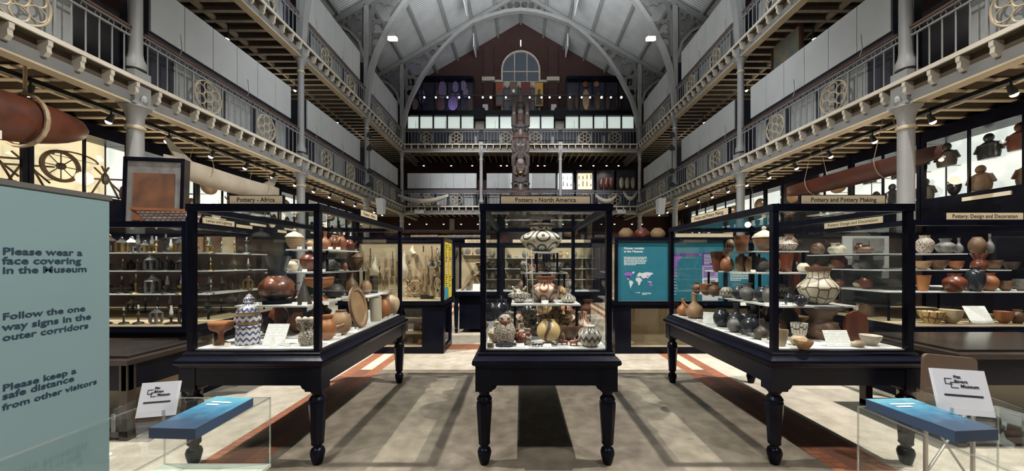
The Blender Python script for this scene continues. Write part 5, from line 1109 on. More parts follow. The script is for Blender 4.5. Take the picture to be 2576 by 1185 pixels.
# big red-brown hull over the banner
t = thing('hanging_bark_canoe', 'big red-brown bark canoe slung under the lower gallery above the banner', 'boat', (-7.6, 4.3, 3.6))
hull = M(); prof = []
for i in range(25):
    u = i/24; y = 2.3+4.0*u; rr = (1-max(0, (u-.55)/.45)**2.6)**.5 if u < 1 else 0
    prof.append((y, max(rr, .02)))
hull.tube([(-7.6, y, 3.61+.19*((y-4.3)/2.0)**2) for y, _ in prof], [.38*q for _, q in prof], 18)
hull.build('hull', KAYM, t, smooth=SM)
M().tube([(-7.6+.40*math.cos(2*PI*k/20), 5.45, 3.67+.40*math.sin(2*PI*k/20)) for k in range(20)], .03, 6, True).build('sling', BUFF, t)
M().box(-7.40, -7.25, 4.92, 5.0, 3.22, 3.34).build('paper_tag', PAPER, t)
M().tube([(-7.55, 5.45, 4.03), (-7.55, 5.45, 4.715)], .022, 6).build('hanging_rope', BUFF, t)
def hung(t, x, ys, z, r_):
    for y in ys:
        M().tube([(x+r_*math.cos(PI+PI*k/10), y, z+.02+r_*1.3*math.sin(PI+PI*k/10)) for k in range(11)], .008, 5).build('hanging_loop', BUFF, t)
        for q in (-1, 1): M().tube([(x+q*r_, y, z+.02), (x+q*.05, y, 4.715)], .006, 5).build('hanging_cord', BUFF, t)
# pale canoe with upturned prows
t = boat('hanging_pale_canoe', 'long pale wood canoe with upturned pointed ends hung under the lower gallery', (-7.6, 9.43, 3.72), 3.65, .60, .40, PALEWOOD, sheer=.08, pw=3.2)
for y, d in ((7.70, -1), (11.12, 1)):
    M().hull8([(-7.64, y-d*.35, 3.47), (-7.56, y-d*.35, 3.47), (-7.56, y-d*.62, 3.78), (-7.64, y-d*.62, 3.78), (-7.607, y+d*.08, 4.16), (-7.593, y+d*.08, 4.16), (-7.593, y, 4.18), (-7.607, y, 4.18)]).build('prow', PALEWOOD, t)
hung(t, -7.6, (8.5, 10.4), 3.76, .31)
# dark red canoe
t = boat('hanging_red_canoe', 'long dark red wooden canoe hung under the lower gallery over the pottery making case', (7.6, 8.35, 3.58), 3.8, .58, .32, DKRED, pw=2.2, sheer=.04)
hung(t, 7.6, (7.4, 9.2), 3.6, .30)
t = boat('brown_dugout', 'brown wooden dugout hung under the gallery behind the side placard of the pottery making case', (7.6, 13.4, 3.15), 5.0, .5, .3, cer('brown_wood', (.12, .06, .03), (.07, .035, .02)), pw=3)
hung(t, 7.6, (12, 14.8), 3.16, .26)
# end gallery boats
for s, L, cx_ in ((-1, 2.9, -5.6), (1, 1.2, 4.9)):
    t = boat('white_outrigger_canoe', f'white outrigger canoe hung before the end gallery on the {SIDE[s]}', (cx_, 20.55, 5.1), L, .35, .22, CREAM, sheer=.32, axis='x', pw=3)
    for q in (-.3, 0, .3): M().bar((cx_+q*L, 20.55, 4.87), (cx_+q*L, 21.0, 4.82), .07, .1).build('bracket', CREAM, t)
boat('small_white_canoe', 'small white canoe leaning up at the corner of the end gallery, blue panel side', (6.3, 20.6, 5.25), .8, .25, .2, CREAM, sheer=.35, axis='x') and 0
M().bar((6.3, 20.9, 4.85), (6.3, 20.6, 5.08), .05).build('canoe_bracket', CREAM, bpy.data.objects['small_white_canoe'])
# framed square and painted boat on the lamps cabinet
t = thing('framed_hide_panel', 'square dark framed brown hide panel standing on the lamps cabinet', 'framed panel', (-4.38, 4.26, 1.95)); t.rotation_euler = (-.04, .0, .16); t.scale = (.92, 1, 1.18)
M().box(-.34, .34, 0, .09, 0, .68).build('backing', DKCLAY, t, local=True); M().box(-.30, .30, -.004, 0, .03, .64).build('mount', GREYC, t, local=True)
M().box(-.23, .235, -.012, -.004, .0+.04, .52).build('hide', cer('brown_hide', (.15, .062, .026), (.07, .032, .018), 'mottle', 5), t, local=True)
f = M(); [f.box(*b) for b in ((-.34, .34, -.02, .0, .655, .68), (-.34, .34, -.02, 0, 0, .025), (-.34, -.315, -.02, 0, 0, .68), (.315, .34, -.02, 0, 0, .68))]; f.build('frame', BLACK, t, local=True)
t = thing('painted_model_boat', 'model boat side painted with white and blue tiles, on the lamps cabinet edge', 'model boat', (-3.95, 3.90, 1.945))
TILEP = mat('painted_tiles', (.6, .6, .58), .6); g = NT(TILEP); br_ = g.n('TexBrick'); br_.inputs['Scale'].default_value = 9; br_.offset = .5; br_.inputs['Mortar Size'].default_value = .05; br_.inputs['Color1'].default_value = (.62, .62, .6, 1); br_.inputs['Color2'].default_value = (.25, .3, .42, 1); br_.inputs['Mortar'].default_value = (.2, .08, .06, 1)
P = g.obj(); sp_ = g.n('SeparateXYZ'); cb_ = g.n('CombineXYZ'); g.l(P, sp_.inputs[0]); g.l(sp_.outputs[0], cb_.inputs[0]); g.l(sp_.outputs[2], cb_.inputs[1]); g.l(cb_.outputs[0], br_.inputs['Vector']); g.base(br_.outputs['Color'])
M().hull8([(-4.12, 3.9, 1.946), (-3.62, 3.9, 1.946), (-3.62, 4.02, 1.946), (-4.12, 4.02, 1.946), (-4.18, 3.86, 2.07), (-3.62, 3.86, 2.05), (-3.62, 4.06, 2.05), (-4.18, 4.06, 2.07)]).build('painted_side', TILEP, t)
M().bar((-4.2, 3.85, 2.08), (-3.62, 3.85, 2.06), .025).build('top_rail', TERRA, t); M().bar((-4.19, 3.86, 2.07), (-4.12, 3.9, 1.95), .025).build('prow_edge', TERRA, t)
# hung white loudspeakers
for s in (-1, 1):
    x = s*5.85; t = thing('white_column_speaker', f'tall white curved loudspeaker hung below the gallery, {SIDE[s]}', 'loudspeaker', (x, 15, 3.55))
    M().hull8([(x-.13, 14.9, 3.5), (x+.13, 14.9, 3.5), (x+.13, 15.15, 3.55), (x-.13, 15.15, 3.55), (x-.15, 14.75, 4.15), (x+.15, 14.75, 4.15), (x+.15, 15.1, 4.15), (x-.15, 15.1, 4.15)]).build('speaker_cabinet', WHITE, t)
    M().tube([(x, 15, 4.15), (s*6.9, 15, 4.5)], .025, 6).build('hanging_arm', IRON_D, t)
# ------------------------------------------------------------------ cabinets standing on the galleries
SEAM = mat('white_panel', (.39, .40, .395), .7, var=.06, vscale=1.5)
LOWB = mat('pale_cabinet_panel', (.29, .30, .295), .7, var=.08)
BAYN = ['nearest bay', 'first full bay', 'middle bay', 'bay by the end gallery']
def gcab(s, lv, y0, y1, label, zt0=None, zt1=None, xin=7.16):
    zf = G1+lv*ST; a, b = (5.98, 6.95) if lv == 0 else (9.62, 10.85)
    t = thing('gallery_cabinet', label, 'cabinet', (s*7.5, (y0+y1)/2, zf), 'white backed cabinets along the galleries')
    lo, hi = min(s*(xin+.05), s*(xin+.6)), max(s*(xin+.05), s*(xin+.6))
    M().box(lo, hi, y0, y1, zf+.06, b).build('carcass', DARKB, t)
    n = max(1, round((y1-y0)/.74)); d = (y1-y0)/n
    for i in range(n): M().box(min(s*xin, s*(xin+.04)), max(s*xin, s*(xin+.04)), y0+i*d+.006, y0+(i+1)*d-.006, a, b).build('white_panel', SEAM, t)
    q = y0+.5
    k = 0
    while q < y1-.5:
        w_ = (.62, .42, .8)[k % 3]
        if q+w_ < y1: M().box(min(s*(xin+.03), s*(xin+.06)), max(s*(xin+.03), s*(xin+.06)), q, q+w_, zf+.08, zf+.9).build('lower_panel', LOWB, t)
        q += w_+(.16, .1, .22)[k % 3]; k += 1
for s in (-1, 1):
    for lv, spans in ((0, ((6.92, 11.15), (12.0, 15.95), (17.0, 20.85))), (1, ((6.8, 11.1), (11.75, 15.95), (16.75, 20.85)))):
        for i, (a, b) in enumerate(spans): gcab(s, lv, a, b, f'white backed cabinet on the {("lower", "upper")[lv]} gallery, {BAYN[i+1]}, {SIDE[s]}')
    # nearest bay: low white boards behind the railing
    for i, (a, b) in enumerate(((3.0, 4.6), (4.9, 5.75))):
        o = M().box(min(s*7.2, s*7.25), max(s*7.2, s*7.25), a, b, G1+.02, G1+.92).build('low_white_board', LOWB); tag(o, f'low white board behind the nearest lower railing, {ORD[i]} one, {SIDE[s]}', 'board')
    for lv in (0, 1):
        for b in range(4):
            if lv and not b: continue
            zf = G1+lv*ST; o = M().box(min(s*9.3, s*9.9), max(s*9.3, s*9.9), CY[b]+.1, CY[b+1]-.1, zf, zf+2.5).build('gallery_wall_case', DARKB); t = o
            tag(o, f'dark wall case behind the {("lower", "upper")[lv]} gallery, {BAYN[b]}, {SIDE[s]}', 'wall case', 'dark wall cases at the back of the galleries')
            for q in range(3): M().box(min(s*9.26, s*9.3), max(s*9.26, s*9.3), CY[b]+.3+1.5*q, CY[b]+1.6+1.5*q, zf+.9, zf+2.3).build('glazed_door', mat('dim_glass', (.05, .045, .05), .2) if not (q or b or lv or s > 0) else bpy.data.materials['dim_glass'], o)
# glazed picture on the lower gallery, blue panel side
t = thing('framed_map', 'brown wood framed picture standing high on the lower gallery, blue panel side', 'framed picture', (7.9, 10.65, 4.77))
M().box(7.88, 7.91, 10.1, 11.15, 6.95, 8.2).build('picture', cer('map_picture', (.16, .2, .2), (.3, .26, .16), 'mottle', 3), t); f = M(); [f.box(7.85, 7.93, *q) for q in ((10.02, 10.1, 4.77, 8.3), (11.15, 11.23, 4.77, 8.3), (10.1, 11.15, 8.2, 8.3), (10.1, 11.15, 6.87, 6.95))]; f.build('wooden_frame', RAILW, t)
# end gallery, lower level
for i, (a, b) in enumerate(((-6.77, -2.63), (-2.04, 2.08))):
    t = thing('end_gallery_cabinet', f'white backed cabinet on the lower end gallery, {("bay on the banner side", "bay behind the totem pole")[i]}', 'cabinet', ((a+b)/2, 21.6, G1), 'white backed cabinets along the galleries')
    M().box(a, b, 21.42, 21.9, G1+.05, 6.8).build('carcass', DARKB, t)
    for q in range(6): d = (b-a)/6; M().box(a+q*d+.006, a+(q+1)*d-.006, 21.36, 21.4, 5.92, 6.82).build('white_panel', SEAM, t)
    for q in range(5): M().box(a+.15+q*.8, a+.15+q*.8+(.6, .45)[q % 2], 21.38, 21.41, G1+.08, G1+.88).build('lower_panel', LOWB, t)
for i, (px0, px1, m, nm) in enumerate(((1400, 1444, LITW, 'white lit case of small dark blades'), (1450, 1494, LITC, 'dark framed case of small bright objects'), (1502, 1546, BROWN, 'case holding red shields'), (1552, 1600, DARKB, 'case holding pale pink objects'))):
    x0, x1 = (px0-CX)*23.2/F, (px1-CX)*23.2/F
    t = thing('end_wall_case', nm+' on the lower end gallery', 'wall case', ((x0+x1)/2, 23.4, G1)); M().box(x0, x1, 23.3, 23.95, G1, 7.5).build('carcass', DARKB, t)
    if i < 2: M().box(x0+.1, x1-.1, 23.27, 23.3, 6.25, 7.3).build('lit_panel', m, t)
    rr = random.Random(i)
    for q in range(8 if i < 2 else 3):
        x = x0+.18+(x1-x0-.36)*(q % 4)/3; z = 6.45+.45*(q//4); c = (BLACKC, TANC, REDBR, CREAMC)[i]
        if i < 2: o = M().box(x-.03, x+.03, 23.24, 23.27, z, z+.3*rr.random()+.08).build('flat_knife' if i == 0 else 'small_exhibit', c)
        else: o = M().ell((x0+.3+(x1-x0-.5)*q/2, 23.22, 6.65), (.15, .08, .38), 12).build('oval_shield', c)
        tag(o, f'{("dark blade", "small tan object", "red shield", "pale pink shield")[i]} in the {nm}, {ORD[q]} one', ('blade', 'exhibit', 'shield', 'shield')[i])
# end gallery, upper level: row of backlit panels
t = thing('backlit_case_row', 'long black case of glowing white panels across the upper end gallery', 'display case', (0, 22.5, 8.41))
M().box(-6.95, 6.95, 22.45, 22.9, 8.45, 9.85).build('lower_cupboard', DARKB, t); M().box(-6.95, 6.95, 22.3, 22.9, 10.68, 10.98).build('cornice', BLACK, t); M().box(-6.95, 6.95, 22.6, 22.9, 9.85, 10.68).build('back', DARKB, t)
pxs = [1024, 1055, 1090, 1125, 1159, 1193, 1220, 1256, 1290, 1327, 1360, 1395, 1421, 1457, 1493, 1527, 1563, 1596]
for i in range(17):
    x0, x1 = (pxs[i]-CX)*22.45/F, (pxs[i+1]-CX)*22.45/F
    if i in (5, 11): M().box(x0+.05, x1-.05, 22.5, 22.55, 9.85, 10.4).build('dim_panel', CREAM, t); M().box(x0, x1, 22.2, 22.6, 10.4, 11.1).build('black_hood', BLACK, t); continue
    M().box(x0+.05, x1-.05, 22.5, 22.55, 9.87, 10.66).build('glowing_panel', LITB, t)
for x in pxs: M().box((x-CX)*22.45/F-.04, (x-CX)*22.45/F+.04, 22.4, 22.5, 9.85, 10.68).build('mullion', BLACK, t)
for i in range(8): tag(M().box(-5.9+1.55*i, -5.75+1.55*i, 21.6, 21.75, 8.41, 9.15).build('white_stand', LOWB), f'white post stand behind the upper end railing, {ORD[i]} from the banner side', 'stand')
# dark glazed shield cases high on the gable
PURS = cer('purple_lit_shield', (.16, .12, .22), (.08, .06, .12), 'scroll', 2, .6, th=.15); BRS = cer('brown_shield', (.10, .06, .04), (.05, .03, .025)); PALES = cer('pale_shield', (.3, .2, .13), (.2, .13, .09))  # purple light of the case is put into the mauve shield colour
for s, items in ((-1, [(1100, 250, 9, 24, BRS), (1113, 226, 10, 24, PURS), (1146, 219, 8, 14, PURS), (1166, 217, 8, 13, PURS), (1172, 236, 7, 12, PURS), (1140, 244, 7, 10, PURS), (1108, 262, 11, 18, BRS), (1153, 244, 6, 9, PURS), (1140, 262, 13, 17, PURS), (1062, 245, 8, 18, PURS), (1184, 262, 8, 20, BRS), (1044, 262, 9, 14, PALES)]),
                 (1, [(1435, 255, 9, 23, BRS), (1474, 250, 9, 26, PALES), (1500, 212, 7, 7, TERRA), (1472, 213, 7, 7, REDBR), (1450, 257, 4, 20, BRS), (1505, 252, 7, 22, BRS), (1530, 255, 6, 20, BRS), (1556, 255, 6, 20, BRS)])):
    t = thing('shield_case', f'dark glazed case of tall shields high on the gable, {SIDE[s]}', 'wall case', (s*5, 23.7, 11.2), 'shield cases on the gable')
    a, b = (1032, 1192) if s < 0 else (1424, 1584); x0, x1 = (a-CX)*23.5/F, (b-CX)*23.5/F
    M().box(x0, x1, 23.75, 23.95, 11.0, 13.45).build('back_board', DARKB, t); M().box(x0, x1, 23.2, 23.75, 11.0, 11.1).build('sill', BLACK, t); M().box(x0, x1, 23.2, 23.95, 13.45, 13.6).build('head_rail', BLACK, t)
    for q in range(6): x = x0+(x1-x0)*q/5; M().box(x-.03, x+.03, 23.2, 23.26, 11.1, 13.45).build('mullion', BLACK, t)
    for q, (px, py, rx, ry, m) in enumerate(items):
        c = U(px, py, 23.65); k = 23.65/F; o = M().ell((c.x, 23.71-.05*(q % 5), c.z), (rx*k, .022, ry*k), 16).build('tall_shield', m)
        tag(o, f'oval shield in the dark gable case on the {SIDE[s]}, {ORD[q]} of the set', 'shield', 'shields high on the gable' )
    light('POINT', 'case_glow', (s*4.6, 22.9, 11.4), 26 if s < 0 else 14, (.62, .5, 1) if s < 0 else (1, .8, .6), .1)
# four painted hangings by the arched window
HB = [mat('hanging_red', (.22, .05, .025), .8), mat('hanging_brown', (.12, .08, .06), .8), mat('hanging_maroon', (.12, .025, .025), .8), mat('hanging_gold', (.42, .22, .04), .8)]
for i, (a, b, fg) in enumerate(((1247, 1266, BLUEG), (1283, 1301, PAPER), (1311, 1334, DKCLAY), (1346, 1366, DARKB))):
    x0, x1 = (a-CX)*23.5/F, (b-CX)*23.5/F; z1 = EYE+453*23.5/F; z0 = EYE+393*23.5/F; c = (x0+x1)/2
    t = thing('painted_hanging', f'{("red", "brown", "maroon", "gold")[i]} painted cloth hanging with a figure, below the arched window', 'wall hanging', (c, 23.5, z0)); M().box(x0, x1, 23.5, 23.53, z0, z1).build('cloth', HB[i], t)
    M().ell((c, 23.5, z0+1.0), (.09, .02, .12), 12).build('painted_head', fg, t); M().prism([(c-.2, z0+.1), (c+.2, z0+.1), (c+.16, z0+.75), (c+.05, z0+.88), (c-.05, z0+.88), (c-.16, z0+.75)], 23.485, 23.5).build('painted_body', fg if i != 1 else DKCLAY, t)
    M().tube([(x0-.03, 23.5, z1), (x1+.03, 23.5, z1)], .02, 6).build('hanging_rod', DKBROWN, t); M().bar((c, 23.5, z1), (c, 23.78, z1+.02), .02).build('wall_bracket', IRON_D, t)
for s, px in ((-1, 1221), (1, 1393)): x = (px-CX)*23.4/F; tag(M().box(x-.17, x+.17, 23.3, 24.0, 11.35, 11.8).build('white_wall_unit', WHITE), f'white box unit fixed on the brick gable, {SIDE[s]}', 'unit')
# ------------------------------------------------------------------ lamps
HEAD = mat('black_lamp_metal', (.01, .01, .012), .4)
def spot(c, label, group, d=(0, 0, -1), r_=.05, stem=.2, power=0, col=(1, .9, .76), cone=2.2, lensm=None):
    c = Vector(c); d = Vector(d).normalized(); t = thing('spotlight', label, 'spotlight', c, group)
    M().tube([c-d*.16, c-d*.03, c], [r_*.6, r_, r_], 10).build('lamp_head', HEAD, t); M().ell(c, (r_*.95,)*3, 10).build('lens', lensm or LAMP, t)
    M().tube([c-d*.1, c-d*.1+Vector((0, 0, stem))], .012, 6).build('stem', HEAD, t)
    if power: light('SPOT', 'spot_beam', c+d*.1, power, col, .05, c+d, cone, .6)
for s in (-1, 1):
    ys = [4.6+1.13*i for i in range(15)]
    tr_ = M().box(min(s*7.86, s*7.94), max(s*7.86, s*7.94), 3.5, Y4, 4.40, 4.47).build('light_track', HEAD); tag(tr_, f'long black lighting track under the lower gallery, {SIDE[s]}', 'light track')
    for i, y in enumerate(ys):
        spot((s*7.9, y, 4.2), f'small spotlight under the lower gallery, {ORD[i]} from the camera, {SIDE[s]}', 'spotlights under the lower gallery', (s*.55, 0, -1), .055, .16, 38 if i % 2 == 0 else 0, (1, .86, .66))
    for i, y in enumerate((7, 10, 13, 16, 19)):
        spot((s*8.2, y, 7.75), f'small spotlight under the upper gallery, {ORD[i]} from the camera, {SIDE[s]}', 'spotlights under the upper gallery', (s*.3, 0, -1), .05, .51, 0)
        if i % 2 == 0: light('POINT', 'gallery_glow', (s*8.4, y, 7.2), 16, (1, .9, .78), .2)
# added unseen fill lights in the aisles brighten the joists from below
for s in (-1, 1):
    for y in (5, 8.5, 12, 15.5, 19): light('POINT', 'joist_fill', (s*8.3, y, 3.5), 34, (1, .83, .6), .15)
for i, px in enumerate((1066, 1135, 1188, 1260, 1275, 1353, 1370, 1461, 1493, 1526, 1556)):
    x = (px-CX)*22.6/F; spot((x, 22.6, 7.62), f'spotlight under the upper end gallery, {ORD[i]} from the banner side', 'spotlights under the upper end gallery', (0, .3, -1), .055, .64, 26 if i % 3 == 0 else 0)
for i, px in enumerate((1030, 1073, 1116, 1160, 1202, 1247, 1275, 1416, 1546, 1590, 1615)):
    x = (px-CX)*22.3/F; spot((x, 22.3, 3.9), f'spotlight under the lower end gallery, {ORD[i]} from the banner side', 'spotlights under the lower end gallery', (0, .4, -1), .055, .73, 130 if i % 2 == 0 else 0)
tag(M().box(-6.9, 6.9, 22.55, 22.62, 12.0, 12.05).build('light_bar', HEAD), 'long black light bar across the gable carrying a row of bright spotlights', 'light bar')
for x in (-6.85, 6.85): M().bar((x, 22.58, 10.98), (x, 22.58, 12.03), .05).build('bar_upright', HEAD, bpy.data.objects['light_bar'])
for i, v in enumerate((178, 254, 331, 409, 475, 565, 618, 718, 803, 876, 954, 1008, 1075, 1142, 1220, 1276, 1352, 1414, 1483)):
    px = 1000+v/2.634; x = (px-CX)*22.5/F; big = v in (618, 1352, 1483)
    spot((x, 22.5, 11.88), f'bright spotlight on the gable light bar, {ORD[i]} from the banner side', 'spotlights on the gable light bar', (0, -.5, -.6), .075 if big else .058, .1, 0)
# black spotlight heads clamped to the third columns
for s in (-1, 1):
    for i, z in enumerate((7.2, 6.6, 5.6, 5.0)):
        t = thing('stage_lamp', f'black stage lamp clamped to the third column, {ORD[i]} from the top, {SIDE[s]}', 'lamp', (s*6.8, 16.1, z), 'black stage lamps on the columns')
        M().tube([(s*6.72, 16.0, z), (s*6.66, 15.75, z-.08)], [.09, .12], 10).build('lamp_head', HEAD, t); M().bar((s*6.72, 16.0, z), (s*6.98, 16.2, z), .06).build('clamp', HEAD, t)
# ------------------------------------------------------------------ lit wall cases under the lower gallery
def silo(kind, x, y, z, k, s, label):
    m = (BLACKC, DKCLAY, BROWN, REDBR)[r.randrange(4)]; n = {'armour': 'body_armour', 'mask': 'hung_mask', 'wheel': 'spoked_wheel', 'bow': 'hung_bow', 'frame': 'wooden_frame_device', 'basket': 'round_basket'}[kind]
    if kind == 'armour':
        t = thing(n, label, 'armour', (x, y, z)); M().lathe([(.5*k, 0), (.55*k, .3*k), (.42*k, .6*k), (.5*k, .85*k), (.2*k, 1.0*k), (.001, k)], 14, (x, y, z), .35, 1).build('cuirass', m, t, smooth=SM); M().ell((x, y, z+1.2*k), (.18*k, .24*k, .26*k), 12).build('helmet', m, t, smooth=SM)
        for q in (-1, 1): M().tube([(x, y+q*.42*k, z+.85*k), (x, y+q*.62*k, z+.4*k)], .1*k, 6).build('sleeve', m, t)
    elif kind == 'wheel':
        t = thing(n, label, 'wheel', (x, y, z)); M().tube([(x, y+k*math.cos(2*PI*q/24), z+k+k*math.sin(2*PI*q/24)) for q in range(24)], k*.13, 6, True).build('tyre', BROWN, t)
        for q in range(4): a = PI*q/4; M().tube([(x, y+k*math.cos(a), z+k+k*math.sin(a)), (x, y-k*math.cos(a), z+k-k*math.sin(a))], k*.035, 5).build('spoke', DKCLAY, t)
        M().ell((x, y, z+k), (.08, k*.25, k*.25), 10).build('hub', DKCLAY, t)
    elif kind == 'bow':
        t = thing(n, label, 'bow', (x, y, z)); M().tube([(x, y+k*math.cos(PI*q/14), z+.35*k*math.sin(PI*q/14)) for q in range(15)], .018, 6).build('stave', BROWN, t); M().tube([(x, y-k, z), (x, y+k, z)], .006, 4).build('string', DKCLAY, t)
    elif kind == 'frame':
        t = thing(n, label, 'exhibit', (x, y, z))
        for a, b in (((-.4, 0), (.1, 1)), ((.4, 0), (-.1, 1)), ((-.5, .5), (.6, .7)), ((-.3, .9), (.5, .2)), ((-.45, .05), (.45, .05))): M().tube([(x, y+a[0]*k, z+a[1]*k), (x, y+b[0]*k, z+b[1]*k)], .02, 6).build('rod', BROWN, t)
        M().ell((x, y, z+.6*k), (.05, .12*k, .2*k), 8).build('gear', DKCLAY, t)
    elif kind == 'basket': tag(M().ell((x, y, z+k*.6), (.1, k*.75, k*.6), 16).build(n, TANC, smooth=SM), label, 'basket')
    else:
        t = thing(n, label, 'mask', (x, y, z)); M().ell((x, y, z+k*.5), (.06, k*.32, k*.5), 12).build('face', m, t, smooth=SM); M().ell((x-s*.05, y, z+k*.42), (.05, k*.06, k*.14), 8).build('nose', DKCLAY, t)
        for q in (-1, 1): M().ell((x-s*.05, y+q*k*.13, z+k*.62), (.03, k*.07, k*.05), 8).build('eye', PAPER, t)
for s in (-1, 1):
    ya = 5.0; i = 0
    while ya < 21.5:
        yb = ya+(1.75 if not (s > 0 and i == 0) else 1.55)
        warm = s < 0 and i < 2; on = (i % 5 != 4)
        t = thing('lit_wall_case', f'glowing {"cream" if warm else "white"} wall case under the lower gallery, {ORD[i]} from the camera, {SIDE[s]}' if on else f'unlit wall case under the lower gallery, {ORD[i]} from the camera, {SIDE[s]}', 'wall case', (s*9.7, (ya+yb)/2, 0), 'wall cases under the lower gallery')
        X = lambda a, b: (min(s*a, s*b), max(s*a, s*b))
        M().box(*X(9.3, 9.95), ya, yb, 0, 2.95).build('cupboard', BLACK, t); M().box(*X(9.3, 9.95), ya, yb, 4.25, 4.52).build('cornice', BLACK, t)
        M().box(*X(9.88, 9.93), ya+.03, yb-.03, 2.95, 4.25).build('light_panel', (LITC if warm else LITW) if on else DARKB, t)
        for yy, q in ((ya, .07), (yb-.07, .07), ((ya+yb)/2-.012, .024)): M().box(*X(9.3, 9.36), yy, yy+q, 2.95, 4.25).build('mullion', BLACK, t)
        M().box(*X(9.33, 9.336), ya+.07, yb-.07, 2.97, 4.23).build('glass_front', GLASS, t)
        M().box(*X(9.27, 9.3), ya+.2, ya+.95, 2.78, 2.86).build('label_strip', PLACC, t)
        kinds = (['frame', 'wheel', 'bow', 'frame'] if warm else ['armour', 'armour', 'mask', 'armour'] if s > 0 and i < 3 else ['mask', 'basket', 'mask', 'frame'])
        six = kinds[0] == 'armour'
        for q in range(6 if six else 4):
            y = ya+.28+(yb-ya-.56)*((q % 3)/2 if six else q/3); kk = kinds[q % 4]; z = (3.0+.66*(q//3)) if six else {'bow': 3.75, 'wheel': 3.2, 'frame': 3.0}.get(kk, 2.96+(.62 if q % 2 else .0)); k = {'armour': .36, 'mask': .45, 'wheel': .3, 'bow': .4, 'frame': .7, 'basket': .4}[kk]
            silo(kk, s*(9.74-.17*(q % 2)), y, z, k, s, f'{dict(armour="dark body armour", mask="dark carved mask", wheel="spoked wheel", bow="hung bow", frame="wooden rod device", basket="round tan basket")[kk]} in {ORD[i]} lit wall case, {ORD[q]} along, {SIDE[s]}')
            if z > 3.1: M().bar((s*(9.74-.17*(q % 2)), y, z+.02), (s*9.9, y, z+.02), .02).build('mount_pin', METAL, COL.objects[-1] if COL.objects[-1].parent is None else COL.objects[-1].parent)
        ya = yb+.02; i += 1
# ------------------------------------------------------------------ totem pole
WOODT = cer('totem_wood', (.07, .045, .036), (.032, .024, .021), 'mottle', 3, .7); TD = mat('totem_dark_paint', (.03, .036, .036), .7); TR = mat('totem_red_paint', (.10, .03, .022), .7, var=.3); TP = mat('totem_pale_paint', (.17, .145, .125), .7, var=.2); TY = mat('totem_yellow', (.4, .23, .05), .6)
YT = 19.3; k_ = YT/F; TX = (1309.5-CX)*k_
tot = thing('totem_pole', 'tall carved and painted wooden totem pole before the end gallery', 'totem pole', (TX, YT, 0))
def tz(py): return EYE-(py-HY)*k_
def tx(px): return (px-CX)*k_
M().lathe([(.62, 0), (.60, tz(487)), (.47, tz(487)+.05), (.46, tz(420)), (.45, tz(360)), (.44, tz(320)), (.30, tz(318)), (.001, tz(317))], 28, (TX, YT, 0)).build('pole_shaft', WOODT, tot, smooth=SM)
M().box(TX-.8, TX+.8, YT-.7, YT+.7, 0, .3).build('plinth', BLACK, tot)
def fe(px, py, rx, ry, m, nm, dy=.46, ry_=.12, rot=None):
    M().ell((tx(px), YT-dy, tz(py)), (rx*k_, ry_, ry*k_), 14, rot=rot).build(nm, m, tot, smooth=SM)
def face(py, w_, eyem, browm, snout, mouth):
    for q in (-1, 1):
        fe(1309.5+q*w_*.5, py, w_*.34, w_*.22, TP, 'eye_socket', .40); fe(1309.5+q*w_*.52, py, w_*.22, w_*.15, eyem, 'eye', .46)
        M().tube([(tx(1309.5+q*w_*.12), YT-.50, tz(py-w_*.18)), (tx(1309.5+q*w_*.55), YT-.46, tz(py-w_*.42)), (tx(1309.5+q*w_*.98), YT-.26, tz(py-w_*.1))], .06, 8).build('brow', browm, tot, smooth=SM)
    fe(1309.5, py+w_*.45, w_*.22, w_*.5, snout, 'snout', .50, .16)
    M().tube([(tx(1309.5-w_*.9), YT-.25, tz(py+w_*.75)), (tx(1309.5), YT-.52, tz(py+w_*.95)), (tx(1309.5+w_*.9), YT-.25, tz(py+w_*.75))], .06, 8).build('mouth', mouth, tot, smooth=SM)
face(333, 21, TD, TD, TP, TR); face(468, 22, TD, TD, TP, TR)
# crouching figure in the middle
for q in (-1, 1):
    M().tube([(tx(1309.5+q*17), YT-.30, tz(360)), (tx(1309.5+q*19), YT-.36, tz(378)), (tx(1309.5+q*13), YT-.50, tz(392))], [.10, .11, .08], 8).build('upper_arm', WOODT, tot, smooth=SM)
    M().tube([(tx(1309.5+q*6), YT-.46, tz(392)), (tx(1309.5+q*17), YT-.48, tz(402)), (tx(1309.5+q*18), YT-.36, tz(422))], [.13, .14, .1], 8).build('thigh', WOODT, tot, smooth=SM)
    M().tube([(tx(1309.5+q*15), YT-.40, tz(424)), (tx(1309.5+q*14), YT-.46, tz(440)), (tx(1309.5+q*9), YT-.5, tz(446))], [.1, .09, .06], 8).build('forearm', WOODT, tot, smooth=SM)
    fe(1309.5+q*4, 434, 1.8, 1.5, TY, 'small_eye', .62, .04); fe(1309.5+q*5, 366, 3, 3, TD, 'eye', .52, .05)
fe(1309.5, 370, 11, 8, TP, 'figure_face', .42); fe(1309.5, 396, 11, 16, WOODT, 'figure_belly', .42, .16); fe(1309.5, 436, 9, 10, WOODT, 'small_head', .46, .18); fe(1309.5, 441, 4, 3, TY, 'small_beak', .62, .06); fe(1309.5, 412, 8, 10, TP, 'figure_back', .44)
M().box(TX-.012, TX+.012, YT-.60, YT-.4, tz(400), tz(345)).build('crack', TD, tot)
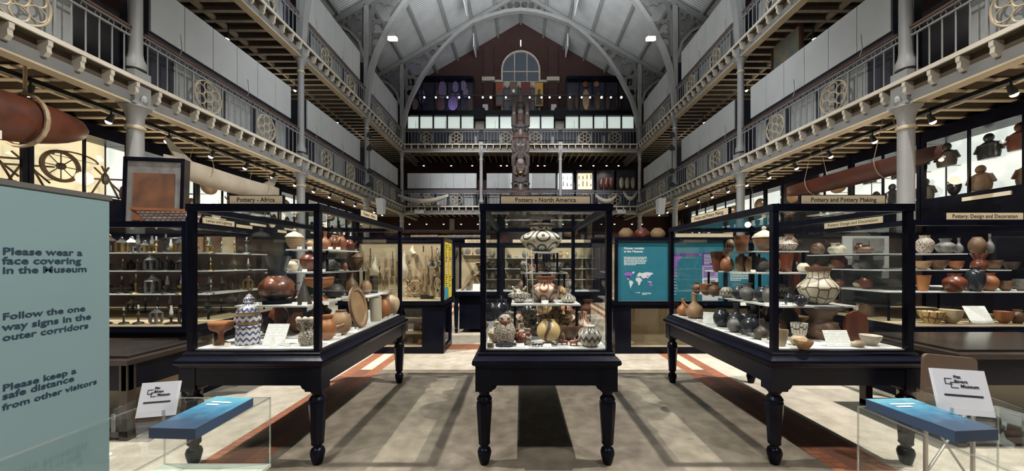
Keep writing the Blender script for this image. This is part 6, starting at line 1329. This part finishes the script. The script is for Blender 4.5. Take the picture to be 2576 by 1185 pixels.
# three watchmen at the top
M().lathe([(.2, tz(318)), (.19, tz(290)), (.14, tz(276)), (.18, tz(274)), (.15, tz(262)), (.19, tz(260)), (.15, tz(240)), (.001, tz(236))], 16, (TX, YT, 0)).build('centre_figure', WOODT, tot, smooth=SM)
fe(1309.5, 283, 7, 7, TP, 'watcher_face', .12, .1); fe(1309.5, 301, 8, 10, TR, 'watcher_knees', .12, .12)
for q in (-1, 1):
    M().lathe([(.16, tz(318)), (.17, tz(295)), (.12, tz(282)), (.14, tz(278)), (.10, tz(262)), (.001, tz(258))], 14, (TX+q*.34, YT, 0)).build('side_figure', WOODT, tot, smooth=SM); fe(1309.5+q*2.5, 281, 1.2, 1, TD, 'watcher_eye', .22, .03)
    fe(1309.5+q*16, 288, 4, 5, TP, 'side_face', .12, .06)
    fe(1309.5+q*4, 300, 2.5, 8, WOODT, 'watcher_arm', .2, .06)
# ------------------------------------------------------------------ tall cabinets and bundles before the brick end wall
for s in (-1, 1):
    t = thing('tall_dark_cabinet', f'tall dark cabinet near the brick end wall, {SIDE[s]}', 'cabinet', (s*3.4, 13.8, 0))
    x0, x1 = (-6.0, -1.1) if s < 0 else (1.2, 6.0)
    M().box(x0, x1, 13.3, 14.4, 0, 2.30).build('carcass', BLACK, t); M().box(x0-.05, x1+.05, 13.25, 14.45, 2.30, 2.38).build('cornice', BLACK, t)
    for q in range(4): M().box(x0+.2+1.15*q, x0+1.2+1.15*q, 13.27, 13.3, .9, 2.2).build('glazed_door', bpy.data.materials['dim_glass'], t)
t = boat('dark_log_canoe', 'long dark log canoe lying on the tall cabinet, banner side', (-3.0, 13.8, 2.72), 4.0, .4, .2, cer('dark_log', (.05, .03, .02), (.025, .018, .014)), axis='x', pw=4)
for x in (-4.2, -1.8): M().box(x-.05, x+.05, 13.6, 14.0, 2.38, 2.56).build('cradle', BLACK, t)
for i, (x, m, l) in enumerate(((-2.1, GREYC, 1.3), (-2.6, WEAVE, 1.2), (-3.6, PALES, 1.0))):
    t = thing('tied_bundle', f'tied bundle of {("grey mats", "brown canes", "pale sticks")[i]} on the tall cabinet, banner side', 'bundle', (x, 13.45, 2.38)); M().tube([(x-l/2, (13.36, 13.54, 13.36)[i], 2.45), (x+l/2, (13.36, 13.54, 13.36)[i], 2.46)], .07, 8).build('rolled_material', m, t)
    for q in (-.3, .3): M().tube([(x+q*l+.0, (13.36, 13.54, 13.36)[i]+.075*math.cos(a), 2.455+.075*math.sin(a)) for a in [2*PI*w_/10 for w_ in range(10)]], .01, 5, True).build('tie', BUFF, t)
for i, x in enumerate((4.0, 4.6, 5.2, 1.9)): pot('round', x, 13.6, 2.38, .55, .42, (WEAVE, REDBR, WEAVE, BROWN)[i], f'big round basket on the tall cabinet, {ORD[i]} one, blue panel side', name='round_basket')
for i, (x, w_) in enumerate(((-5.95, .55), (5.9, .5))): tag(M().box(x-w_/2, x+w_/2, Y4-.11, Y4-.075, 4.32, 4.6).build('notice_plate', WHITE), f'small white notice on the edge of the lower end gallery, {SIDE[-1 if i == 0 else 1]}', 'notice')
for x in (-4.6, -2.2, 0.3, 2.4, 4.6): struct(M().box(x-.16, x+.16, YE-.1, YE, 0, 4.4).build('wall_pier', STONE))
